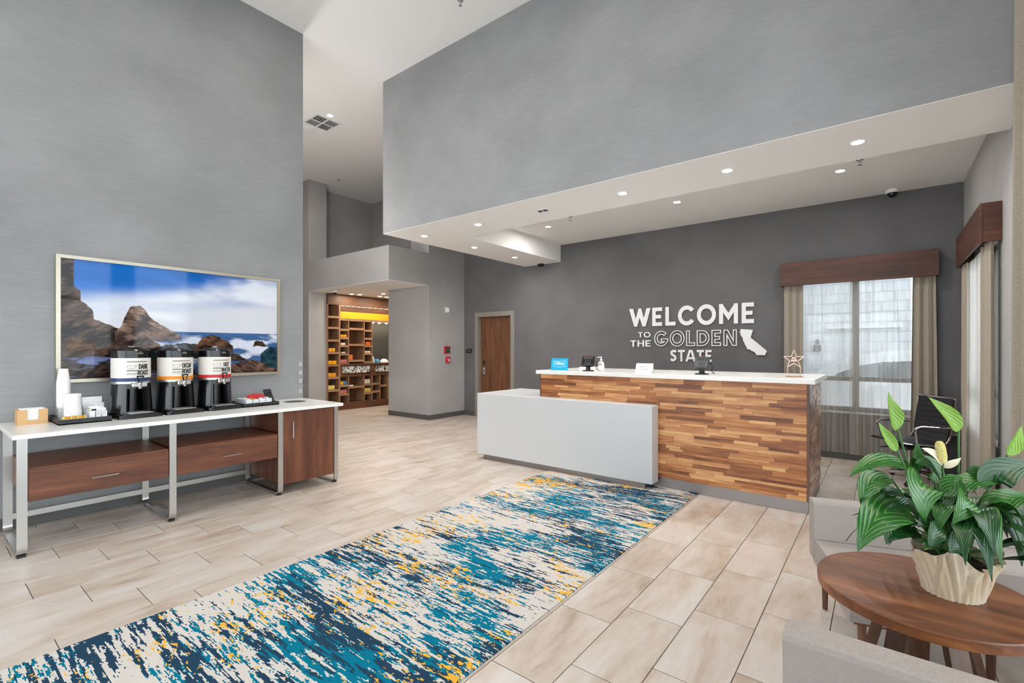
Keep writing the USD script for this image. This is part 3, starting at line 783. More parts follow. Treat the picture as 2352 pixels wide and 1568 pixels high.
# ------------------------------------------------------------------ wall lettering
def glyph(c, w=0.2):
    """Geometric capitals, height 1, stroke w; returns (polygon, advance width)."""
    h = w / 2
    L = lambda *p: LineString(p).buffer(h, cap_style=2, join_style=2, mitre_limit=8)
    clip = lambda g, W: g.intersection(sbox(-1, 0, W + 1, 1))
    if c == 'W':
        return clip(L((0.04, 1.1), (0.36, -0.0 + 0.08), (0.62, 0.80)).union(L((0.62, 0.80), (0.90, 0.08), (1.22, 1.1))).union(L((0.0, 1.1), (0.36, 0.05), (0.64, 0.9), (0.92, 0.05), (1.26, 1.1))), 1.3), 1.28
    if c == 'E':
        return unary_union([sbox(0, 0, w, 1), sbox(0, 0, 0.62, w * 0.92), sbox(0, 1 - w * 0.92, 0.62, 1), sbox(0, 0.5 - w * 0.45, 0.55, 0.5 + w * 0.45)]), 0.66
    if c == 'L':
        return unary_union([sbox(0, 0, w, 1), sbox(0, 0, 0.62, w * 0.92)]), 0.62
    if c == 'C':
        ring = Point(0.5, 0.5).buffer(0.52, 48).difference(Point(0.5, 0.5).buffer(0.52 - w, 48))
        return ring.difference(Polygon([(0.5, 0.5), (1.4, 1.15), (1.4, -0.15)])), 0.92
    if c == 'O':
        return Point(0.53, 0.5).buffer(0.53, 48).difference(Point(0.53, 0.5).buffer(0.53 - w, 48)), 1.06
    if c == 'G':
        ring = Point(0.52, 0.5).buffer(0.52, 48).difference(Point(0.52, 0.5).buffer(0.52 - w, 48))
        ring = ring.difference(Polygon([(0.5, 0.5), (1.3, 1.1), (1.3, 0.5)]))
        return unary_union([ring, sbox(0.5, 0.5 - w * 0.9, 1.04, 0.5)]), 1.04
    if c == 'M':
        return clip(unary_union([sbox(0, 0, w, 1), sbox(1.0 - w, 0, 1.0, 1), L((-0.02, 1.08), (0.5, 0.36), (1.02, 1.08)).intersection(sbox(0, 0, 1, 1))]), 1), 1.02
    if c == 'N':
        return unary_union([sbox(0, 0, w, 1), sbox(0.84 - w, 0, 0.84, 1), Polygon([(0, 1), (w * 1.1, 1), (0.84, 0), (0.84 - w * 1.1, 0)])]), 0.86
    if c == 'D':
        o = unary_union([sbox(0, 0, 0.35, 1), Point(0.35, 0.5).buffer(0.5, 48)]).intersection(sbox(0, 0, 1, 1))
        i = unary_union([sbox(w, w, 0.35, 1 - w), Point(0.35, 0.5).buffer(0.5 - w, 48)]).intersection(sbox(w, 0, 1, 1))
        return o.difference(i), 0.87
    if c == 'T':
        return unary_union([sbox(0.36 - w / 2, 0, 0.36 + w / 2, 1), sbox(0, 1 - w * 0.92, 0.72, 1)]), 0.72
    if c == 'H':
        return unary_union([sbox(0, 0, w, 1), sbox(0.78 - w, 0, 0.78, 1), sbox(0, 0.5 - w * 0.45, 0.78, 0.5 + w * 0.45)]), 0.78
    if c == 'A':
        return clip(unary_union([L((-0.02, -0.1), (0.45, 1.14), (0.92, -0.1)), sbox(0.22, 0.2, 0.68, 0.2 + w * 0.85)]).intersection(sbox(-1, 0, 2, 1.0)), 1), 0.92
    if c == 'S':
        a = [(0.62, 0.80), (0.50, 0.89), (0.34, 0.905), (0.18, 0.85), (0.12, 0.74), (0.17, 0.62), (0.33, 0.53), (0.48, 0.45), (0.56, 0.33), (0.53, 0.19), (0.40, 0.105), (0.23, 0.10), (0.06, 0.2)]
        return LineString(a).buffer(h, cap_style=2, join_style=1), 0.68


sg = thing('wall_lettering', 'raised white lettering WELCOME TO THE GOLDEN STATE on dark wall', 'sign', (0, YB, 0))


def line(text, x0, x1, z0, z1, w, sheet=0.018, outline=False, gap=0.16):
    gs, x = [], 0.0
    for c in text:
        g, a = glyph(c, w)
        gs.append((g, x))
        x += a + gap
    wtot = x - gap
    sx, sz = (x1 - x0) / wtot, z1 - z0
    for g, gx in gs:
        q = affinity.affine_transform(g, [sx, 0, 0, sz, x0 + gx * sx, z0])
        if outline:
            o = (z1 - z0) * 0.052
            q = q.difference(q.buffer(-o, join_style=2))
        obj(sg, 'letter', prism(q, sheet, 'xz', -0.022), 'white_plastic')


line('WELCOME', -3.385, -1.462, 1.832, 2.135, 0.215, gap=0.17)
line('TO', -3.245, -3.03, 1.648, 1.735, 0.19)
line('THE', -3.385, -3.02, 1.492, 1.600, 0.19)
line('GOLDEN', -2.965, -1.700, 1.500, 1.745, 0.25, outline=True, gap=0.12)
line('STATE', -2.70, -2.055, 1.255, 1.440, 0.21)
CAL = [(0.0, 1.0), (0.475, 0.955), (0.39, 0.665), (0.97, 0.165), (0.985, 0.13), (0.93, 0.06), (0.92, 0.0), (0.60, 0.0), (0.57, 0.075), (0.49, 0.14), (0.40, 0.165), (0.39, 0.20), (0.25, 0.235), (0.235, 0.31), (0.165, 0.42), (0.15, 0.50), (0.11, 0.53), (0.09, 0.66), (0.005, 0.78), (0.02, 0.83), (-0.035, 0.88), (0.02, 0.93)]
cp = affinity.affine_transform(Polygon(CAL), [0.36, 0, 0, 0.385, -1.655, 1.365])
obj(sg, 'state_outline', prism(cp, 0.02, 'xz', -0.03), 'white_plastic', 'white cut-out of a state map')

# wall fittings
t = thing('alarm_strobe', 'white wall strobe above the red fire alarm panel', 'alarm', (XW, 7.10, 2.28))
obj(t, 'body', bx(0, 0.03, -0.05, 0.05, -0.06, 0.06, 0.008), 'white_plastic')
obj(t, 'lens', [bx(0.028, 0.07, -0.025, 0.03, -0.035, 0.03, 0.014)], 'porcelain')
t = thing('fire_alarm_panel', 'square red fire alarm box with dark screen on corner wall', 'fire alarm', (XW, 7.10, 1.435))
obj(t, 'box', bx(0, 0.035, -0.08, 0.08, -0.075, 0.075, 0.006), 'red')
obj(t, 'display', bx(0.034, 0.038, -0.048, 0.048, -0.045, 0.045), 'sensor_green')
obj(t, 'bezel', prism(sbox(-0.055, -0.052, 0.055, 0.052).difference(sbox(-0.048, -0.045, 0.048, 0.045)), 0.004, 'yz', 0.039), 'black_matte')
t = thing('pull_station', 'small red fire pull station below the alarm box', 'fire alarm', (XW, 7.115, 1.225))
obj(t, 'box', bx(0, 0.05, -0.05, 0.05, -0.065, 0.065, 0.006), 'red')
obj(t, 'pull_handle', [bx(0.05, 0.065, -0.03, 0.03, -0.008, 0.008, 0.003), bx(0.05, 0.065, -0.008, 0.008, -0.045, 0.0, 0.003)], 'white_plastic')
obj(t, 'mark', [bx(0.05, 0.0515, -0.035, -0.005, 0.025, 0.04)], 'white_plastic')
t = thing('door_sign', 'small black room sign on the wall left of door', 'sign', (-7.15, YB, 1.41))
obj(t, 'plate', bx(-0.085, 0.085, -0.012, 0, -0.045, 0.045, 0.003), 'black_matte')
obj(t, 'lettering', [bx(-0.05 + 0.022 * k, -0.034 + 0.022 * k, -0.0135, -0.012, -0.008, 0.010) for k in range(5)], 'ink_grey')
t = thing('wall_outlet', 'grey cover plates at the far end of grey picture wall', 'outlet', (XL, 2.94, 1.05))
for k, zz in enumerate((0.22, 0.12, 0.02, -0.10)):
    obj(t, 'plate', bx(0, 0.006, -0.014, 0.024, zz - 0.03, zz + 0.025, 0.002), 'outlet_grey')

# ------------------------------------------------------------------ curtains and valances
def wave_curtain(axis, a0, a1, off, z0, z1, pleat, amp, seed, sheet=0.003, flare=1.0, taper=0.0):
    """Pleated cloth. axis x: runs along x at y=off (folds in y); axis y: along y at x=off."""
    r_ = np.random.default_rng(seed)
    L = a1 - a0
    n = max(int(L / pleat * 14), 24)
    s = np.linspace(0, 1, n + 1)
    ph = np.cumsum(np.r_[0, (1 + 0.35 * np.sin(2 * PI * (3.1 * s[1:] + r_.random())) + 0.2 * np.sin(2 * PI * (7.3 * s[1:] + r_.random()))) / n]) * L / pleat * 2 * PI
    am = amp * (0.75 + 0.35 * np.sin(2 * PI * (2.3 * s + r_.random())))
    zs = np.linspace(z0, z1, 9)
    V, Fc = [], []
    for side in (0, 1):
        for zi, z in enumerate(zs):
            f = 1 - (z - z0) / (z1 - z0)
            k = 0.7 + 0.3 * flare * f + 0.05 * np.sin(5 * s + 7 * f + seed)
            w = np.sin(ph + 0.35 * f * np.sin(3 * s * PI + seed)) * am * k
            a = a0 + L * s + taper * (s - 0.5) * f + 0.25 * pleat * np.sin(2 * ph) * 0.18
            w = w + side * sheet
            for p, q in zip(a, w):
                V.append((p, off + q, z) if axis == 'x' else (off + q, p, z))
    m = n + 1
    nz = len(zs)
    B = nz * m
    for i in range(nz - 1):
        for j in range(n):
            p = i * m + j
            Fc += [[p, p + 1, p + m + 1], [p, p + m + 1, p + m], [B + p, B + p + m + 1, B + p + 1], [B + p, B + p + m, B + p + m + 1]]
    for i in range(nz - 1):
        for j in (0, n):
            p = i * m + j
            Fc += [[p, p + m, B + p + m], [p, B + p + m, B + p]]
    for j in range(n):
        for i in (0, nz - 1):
            p = i * m + j
            Fc += [[p, B + p, B + p + 1], [p, B + p + 1, p + 1]]
    return trimesh.Trimesh(np.array(V), np.array(Fc), process=False)


t = thing('valance', 'long dark wood valance box over back wall window', 'valance', (-0.295, YB, 2.32))
obj(t, 'front_board', bx(-0.82, 0.825, -0.165, -0.145, 0, 0.315, 0.003), 'valance_wood')
obj(t, 'end_board', bx(-0.82, -0.80, -0.145, 0, 0, 0.315, 0.003), 'valance_wood')
obj(t, 'end_board', bx(0.805, 0.825, -0.145, 0, 0, 0.315, 0.003), 'valance_wood')
obj(t, 'top_board', bx(-0.80, 0.805, -0.145, 0, 0.297, 0.315), 'valance_wood')
t = thing('valance', 'dark wood valance box on side wall beside the tall drape', 'valance', (XR, 6.16, 2.32))
obj(t, 'front_board', bx(-0.13, -0.11, -0.79, 0.79, 0, 0.315, 0.003), 'valance_wood_y')
obj(t, 'end_board', bx(-0.11, 0, -0.79, -0.77, 0, 0.315, 0.003), 'valance_wood')
obj(t, 'end_board', bx(-0.11, 0, 0.77, 0.79, 0, 0.315, 0.003), 'valance_wood')
obj(t, 'top_board', bx(-0.11, 0, -0.77, 0.77, 0.297, 0.315), 'valance_wood_y')
YC = YB - 0.055
solo('sheer_curtain', 'sheer curtain left half under the long valance', 'curtain', wave_curtain('x', -0.90, -0.25, YC + 0.012, 0.09, 2.33, 0.062, 0.024, 5, 0.0012), 'sheer', 'sheer curtains')
solo('sheer_curtain', 'sheer curtain right half under the long valance', 'curtain', wave_curtain('x', -0.33, 0.272, YC - 0.046, 0.09, 2.33, 0.062, 0.024, 9, 0.0012), 'sheer', 'sheer curtains')
solo('drape', 'beige linen drape at the left end of the long valance', 'drape', wave_curtain('x', -1.08, -0.85, YC - 0.025, 0.08, 2.33, 0.085, 0.026, 11), 'drape', 'linen drapes')
solo('drape', 'beige linen drape right of the sheers, behind office chair', 'drape', wave_curtain('x', 0.295, 0.50, YC - 0.022, 0.08, 2.33, 0.08, 0.026, 12, taper=0.05), 'drape', 'linen drapes')
XC = XR - 0.05
solo('sheer_curtain', 'sheer curtain under the side wall valance', 'curtain', wave_curtain('y', 5.75, 6.86, XC, 0.09, 2.33, 0.09, 0.016, 21, 0.0015), 'sheer', 'sheer curtains')
solo('drape', 'beige linen drape at near end under the side valance', 'drape', wave_curtain('y', 5.39, 5.74, XC - 0.015, 0.08, 2.33, 0.085, 0.026, 22), 'drape', 'linen drapes')
solo('drape', 'beige linen drape at far end under the side valance', 'drape', wave_curtain('y', 6.62, 6.93, XC - 0.03, 0.08, 2.33, 0.085, 0.022, 23), 'drape', 'linen drapes')
solo('drape', 'two-storey beige linen drape at right edge of the room', 'drape', wave_curtain('y', 3.72, 4.20, 0.655, 0.04, 5.2, 0.11, 0.055, 31, 0.004), 'drape', 'linen drapes')

# ------------------------------------------------------------------ outside the windows
solo('ground', 'pale paved yard outside the windows', 'ground', bx(-40, 40, 7.9, 60, -0.3, -0.15), 'asphalt', kind='structure')
solo('ground', 'pale paved forecourt beside the lobby', 'ground', bx(1.0, 60, -60, 7.9, -0.3, -0.15), 'asphalt', kind='structure')
nb = thing('neighbour_building', 'white painted block building seen through back wall sheers', 'building')
obj(nb, 'wall', bx(-12, 14, 12.0, 12.3, -0.15, 6.5), 'block_white')
obj(nb, 'ledge', bx(-0.95, 0.30, 11.95, 12.0, 1.875, 1.91), 'asphalt')
obj(nb, 'meter_box', [bx(-1.16, -1.02, 11.92, 12.0, 1.40, 1.54, 0.01), bx(-1.10, -1.06, 11.95, 12.0, 1.56, 1.66, 0.005)], 'dark_grey')
car = thing('car', 'white parked car behind the sheers of back window', 'car', (0, 9.2, -0.15))
prof = Polygon([(-1.62, 0.25), (-1.66, 0.62), (-1.55, 0.86), (-1.05, 1.02), (-0.95, 1.125), (2.75, 1.06), (2.80, 0.75), (2.76, 0.28)])
def carbox(poly, y0, y1):
    return prism(poly, y1 - y0, 'xz', y0)
obj(car, 'body', carbox(prof.buffer(0.05), 0, 1.75), 'car_white')
roof = Polygon([(-1.02, 1.05), (-0.80, 1.27), (-0.45, 1.46), (0.0, 1.565), (0.5, 1.60), (1.4, 1.585), (2.0, 1.48), (2.62, 1.12), (2.62, 1.05)])
obj(car, 'roof', carbox(roof.difference(Polygon([(-0.74, 1.07), (-0.55, 1.22), (-0.28, 1.34), (0.0, 1.40), (0.5, 1.43), (1.35, 1.42), (1.85, 1.33), (2.2, 1.10), (2.2, 1.07)])), 0.12, 1.63), 'car_white')
obj(car, 'window', carbox(Polygon([(-0.82, 1.06), (-0.62, 1.28), (-0.30, 1.43), (0.0, 1.50), (0.5, 1.53), (1.35, 1.51), (1.9, 1.42), (2.32, 1.06)]), 0.145, 1.6), 'car_glass')
obj(car, 'pillar', bx(0.42, 0.50, 0.135, 0.2, 1.06, 1.54), 'car_white')
for wx in (-0.85, 1.95):
    for wy in (-0.03, 1.58):
        w = rot(lathe([(0.31, 0), (0.33, 0.02), (0.33, 0.18), (0.31, 0.2)], n=28), -90, [1, 0, 0])
        q = obj(car, 'wheel', mv(w, wx, wy, 0.33), 'tyre')
        obj(q, 'rim', mv(rot(lathe([(0.2, -0.008), (0.2, 0.208)], n=20), -90, [1, 0, 0]), wx, wy, 0.33), 'chrome')
obj(car, 'headlamp', bx(-1.72, -1.55, 0.05, 0.25, 0.66, 0.78, 0.02), 'porcelain')

# ------------------------------------------------------------------ credenza on the left wall
cz = thing('credenza', 'long coffee credenza with steel loop legs and white top', 'credenza', (0, 0, 0))
FX, BX = -4.70, -5.44
obj(cz, 'top', bx(XL + 0.004, -4.655, 0.455, 2.965, 0.832, 0.864, 0.003), 'white_quartz', 'white quartz top')
ringp = LineString([(BX, 0.832), (BX, 0.022), (FX - 0.006, 0.022), (FX - 0.006, 0.832)]).buffer(0.008, cap_style=2, join_style=1)
inner = LineString(arc([(BX, 0, 0.832), (BX, 0, 0.022), (FX - 0.006, 0, 0.022), (FX - 0.006, 0, 0.832)], 8, 0.05))
pts2 = [(p[0], p[2]) for p in arc([(BX, 0, 0.832), (BX, 0, 0.022), (FX - 0.006, 0, 0.022), (FX - 0.006, 0, 0.832)], 8, 0.05)]
loop = LineString(pts2).buffer(0.007, cap_style=2, join_style=1)
for y0, w in ((0.478, 0.054), (1.368, 0.05), (2.275, 0.048), (2.882, 0.046)):
    obj(cz, 'leg_loop', prism(loop, w, 'xz', y0), 'steel', 'brushed steel loop leg')
    obj(cz, 'foot', [bx(FX - 0.06, FX - 0.02, y0 + 0.005, y0 + w - 0.005, 0, 0.016), bx(BX + 0.02, BX + 0.06, y0 + 0.005, y0 + w - 0.005, 0, 0.016)], 'black_matte', 'black foot pads')
for y0, y1 in ((0.534, 1.366), (1.420, 2.273)):
    dr = obj(cz, 'drawer', [bx(FX - 0.018, FX - 0.002, y0 + 0.002, y1 - 0.002, 0.385, 0.605, 0.002)], 'walnut_y')
    obj(cz, 'drawer_case', [bx(BX + 0.02, FX - 0.02, y0, y1, 0.39, 0.615)], 'walnut_y')
    c = (y0 + y1) / 2
    obj(dr, 'handle', [tube([(FX + 0.024, c - 0.08, 0.487), (FX + 0.024, c + 0.08, 0.487)], 0.006), tube([(FX - 0.003, c - 0.06, 0.487), (FX + 0.024, c - 0.06, 0.487)], 0.005), tube([(FX - 0.003, c + 0.06, 0.487), (FX + 0.024, c + 0.06, 0.487)], 0.005)], 'chrome', 'slim chrome bar handle')
obj(cz, 'cabinet', bx(BX + 0.02, FX - 0.02, 2.325, 2.880, 0.10, 0.830), 'walnut_z')
cd = obj(cz, 'cabinet_door', bx(FX - 0.018, FX - 0.002, 2.327, 2.878, 0.102, 0.822, 0.002), 'walnut_z')
obj(cd, 'handle', [tube([(FX + 0.024, 2.415, 0.555), (FX + 0.024, 2.415, 0.725)], 0.006), tube([(FX - 0.003, 2.415, 0.575), (FX + 0.024, 2.415, 0.575)], 0.005), tube([(FX - 0.003, 2.415, 0.705), (FX + 0.024, 2.415, 0.705)], 0.005)], 'chrome', 'slim chrome bar handle')
obj(cz, 'back_rail', bx(BX - 0.004, BX + 0.01, 0.53, 2.30, 0.105, 0.150), 'steel')
obj(cz, 'waste_ring', mv(lathe([(0.095, 0), (0.095, 0.002), (0.115, 0.002), (0.12, 0.0)], n=40), -5.20, 2.70, 0.864), 'steel', 'steel ring of the waste hole')
obj(cz, 'waste_hole', mv(lathe([(0.0, 0.0022), (0.094, 0.0022)], n=40, closed=False), -5.20, 2.70, 0.864), 'dark_grey')

# ------------------------------------------------------------------ framed seascape
ar = thing('framed_picture', 'large framed seascape print of rocky surf under blue sky', 'picture', (XL, 0.79, 1.165))
AW, AH, FWD = 1.89, 1.095, 0.03
fp = sbox(0, 0, AW, AH).difference(sbox(FWD, FWD, AW - FWD, AH - FWD))
obj(ar, 'frame', prism(fp, 0.045, 'yz', 0.047), 'frame_champagne')
ny, nz_ = 460, 262
u = np.linspace(0, 1, ny)
v = np.linspace(0, 1, nz_)
U, Vv = np.meshgrid(u, v)                       # v = 0 bottom, 1 top
asp = (AW - 2 * FWD) / (AH - 2 * FWD)
P = lambda sx, sy, o=0.0: np.stack([U * asp * sx + o, Vv * sy + o * 0.7, np.full_like(U, o)], -1)
C = np.zeros(U.shape + (3,))
L_ = lambda a: np.array(lin(*a))
def mixc(c, col, m):
    m = np.clip(m, 0, 1)[..., None]
    return c * (1 - m) + np.asarray(col) * m
hor = 0.415 - 0.02 * 0
t_ = np.clip((Vv - hor) / (1 - hor), 0, 1)
C[:] = L_((206, 208, 216))
C = mixc(C, L_((14, 104, 190)), np.clip((t_ - 0.30 + 0.30 * (0.45 - U)) * 2.6, 0, 1))
cloud = meshkit.fbm(P(1.3, 6.0, 3.1) + np.stack([0 * U, U * 1.2, 0 * U], -1), 5, 2)
C = mixc(C, L_((232, 232, 238)), np.clip((cloud - 0.53) * 4.0, 0, 0.8) * np.clip(t_ * 6, 0, 1))
streak = meshkit.fbm(P(0.9, 4.0, 8.7) + np.stack([0 * U, -U * 0.9, 0 * U], -1), 4, 5)
band = np.exp(-((t_ - (0.32 + 0.48 * U * 1.0)) / 0.16) ** 2)
C = mixc(C, L_((216, 220, 228)), band * np.clip((streak - 0.25) * 2.6, 0, 1) * 0.95)
dblue = meshkit.fbm(P(1.6, 5.0, 21.0), 4, 9)
C = mixc(C, L_((18, 92, 170)), np.clip((dblue - 0.56) * 5, 0, 0.8) * np.clip((t_ - 0.45) * 3, 0, 1))
# sea
sea = Vv < hor
wav = meshkit.fbm(P(4, 40, 1.7), 4, 4)
sc = np.clip((hor - Vv) / hor, 0, 1)
seac = L_((58, 92, 138))[None, None] * (0.75 + 0.6 * wav[..., None])
seac = mixc(seac, L_((206, 210, 226)), np.clip((meshkit.fbm(P(5, 16, 6.2), 5, 12) - 0.56 + 0.16 * np.sin(PI * np.clip(sc * 1.5, 0, 1))) * 7, 0, 1))
C = np.where(sea[..., None], seac, C)
# rocks: height profiles over u, filled with strata noise
def rock(us, hs, lo, seed, cols, tilt=0.6, rough=0.02):
    global C
    prof = np.interp(U, us, hs, left=-1, right=-1)
    prof = prof + rough * (meshkit.fbm(np.stack([U * 40, 0 * U + seed, 0 * U], -1), 4, seed) - 0.5) * 2 * (prof > 0)
    botm = lo + 0.03 * (meshkit.fbm(np.stack([U * 25, 0 * U + seed * 3, 0 * U], -1), 4, seed + 50) - 0.5)
    m = (Vv < prof) & (Vv > botm)
    st = meshkit.fbm(np.stack([U * asp * 6, (Vv + tilt * U * 1.2) * 46, 0 * U + seed], -1), 5, seed + 3)
    g = meshkit.fbm(np.stack([U * asp * 17 + 2.5 * st, Vv * 17 + 2.5 * st, 0 * U + seed], -1), 6, seed + 8)
    rd = np.abs(meshkit.fbm(np.stack([U * asp * 11 + 3 * st, Vv * 20 + 2 * g, 0 * U + seed + 5], -1), 5, seed + 21) - 0.5) * 2
    k = np.clip((st * 0.35 + g * 0.9 - 0.48) * 3.2, 0, 1) * np.clip(0.25 + rd * 4.0, 0, 1)
    k = k[..., None]
    top = np.clip(1 - (prof - Vv) / 0.10, 0, 1)[..., None]
    k = np.clip(k * (0.62 + 0.6 * top), 0, 1)
    col = (L_(cols[0]) * (1 - k) + L_(cols[1]) * k) * 0.72
    C = np.where(m[..., None], col, C)
BR = ((30, 21, 19), (138, 108, 92))
rock([0.0, 0.045, 0.048, 0.07, 0.07, 0.10, 0.115, 0.12, 0.2, 0.26, 0.33, 0.38, 0.40], [1.2, 1.2, 0.78, 0.74, 0.66, 0.62, 0.58, 0.50, 0.44, 0.415, 0.34, 0.30, 0.26], -0.05, 4, BR, -0.5, 0.012)
rock([0.20, 0.225, 0.235, 0.245, 0.26, 0.30, 0.315, 0.34, 0.37, 0.41, 0.44, 0.47, 0.485], [0.40, 0.46, 0.52, 0.56, 0.625, 0.64, 0.62, 0.545, 0.50, 0.46, 0.42, 0.385, 0.345], 0.33, 11, ((62, 46, 42), (178, 146, 126)), 0.5, 0.012)
rock([0.33, 0.37, 0.44, 0.50, 0.56, 0.60, 0.61], [0.20, 0.27, 0.30, 0.31, 0.30, 0.26, 0.2], 0.15, 31, ((26, 36, 40), (92, 88, 84)), 0.2)
rock([0.55, 0.575, 0.60, 0.65, 0.68, 0.72, 0.745], [0.27, 0.33, 0.385, 0.395, 0.37, 0.33, 0.27], 0.22, 17, ((44, 30, 26), (148, 104, 78)), 0.3)
rock([0.855, 0.865, 0.88, 0.91, 0.93, 0.945], [0.28, 0.33, 0.345, 0.34, 0.31, 0.285], 0.275, 19, ((40, 30, 30), (120, 88, 70)), 0.2)
rock([0.62, 0.68, 0.74, 0.80, 0.83], [0.24, 0.26, 0.22, 0.17, 0.12], 0.12, 23, ((40, 30, 28), (110, 92, 84)), 0.4)
rock([0.90, 0.93, 0.96, 1.0], [0.20, 0.25, 0.275, 0.28], 0.02, 41, ((16, 44, 58), (58, 100, 112)), 0.2)
rock([0.66, 0.72, 0.78, 0.84, 0.90, 0.96, 1.0], [0.0, 0.06, 0.115, 0.14, 0.12, 0.05, 0.02], -0.05, 29, ((46, 32, 28), (146, 112, 94)), 0.9)
rock([0.36, 0.40, 0.46, 0.52, 0.56], [0.02, 0.10, 0.16, 0.12, 0.02], -0.05, 37, ((34, 26, 26), (120, 90, 78)), 0.4)
foam = meshkit.fbm(P(9, 30, 14.2), 5, 33)
C = mixc(C, L_((120, 134, 184)), np.clip((foam - 0.56) * 8, 0, 0.85) * (U < 0.42) * np.clip((0.24 - Vv) * 10, 0, 1))
C = mixc(C, L_((24, 26, 34)), np.clip((0.42 - foam) * 7, 0, 0.9) * (U < 0.45) * np.clip((0.24 - Vv) * 10, 0, 1))
vy, vz = FWD + u * (AW - 2 * FWD), FWD + v * (AH - 2 * FWD)
VY, VZ = np.meshgrid(vy, vz)
pv = np.c_[np.full(VY.size, 0.03), VY.ravel(), VZ.ravel()]
idx = np.arange(ny * nz_).reshape(nz_, ny)
a_, b_, c_, d_ = idx[:-1, :-1].ravel(), idx[:-1, 1:].ravel(), idx[1:, 1:].ravel(), idx[1:, :-1].ravel()
pf = np.vstack([np.c_[a_, b_, c_], np.c_[a_, c_, d_]])
pth = ar + '/print'
pm = usdkit.mesh(stage, pth, (pv, pf), M['art_print'])
UsdGeom.PrimvarsAPI(pm).CreatePrimvar('Cd', Sdf.ValueTypeNames.Color3fArray, 'vertex').Set(Vt.Vec3fArray.FromNumpy(C.reshape(-1, 3).astype(np.float32)))
obj(ar, 'backing', bx(0.002, 0.028, 0.01, AW - 0.01, 0.01, AH - 0.01), 'black_matte')

# ------------------------------------------------------------------ things on the credenza (top z 0.864)
ZT = 0.8642


def bend(m, r, a0=0.0):
    """Text mesh lying in xy (x along, y up, z out) wrapped on a cylinder of radius r; a0 = angle of its centre (0 = +x)."""
    m = m.subdivide_to_size(0.02)
    v = m.vertices
    th = a0 + v[:, 0] / r
    rad = r + v[:, 2]
    m.vertices = np.c_[rad * np.cos(th), rad * np.sin(th), v[:, 1]]
    return m


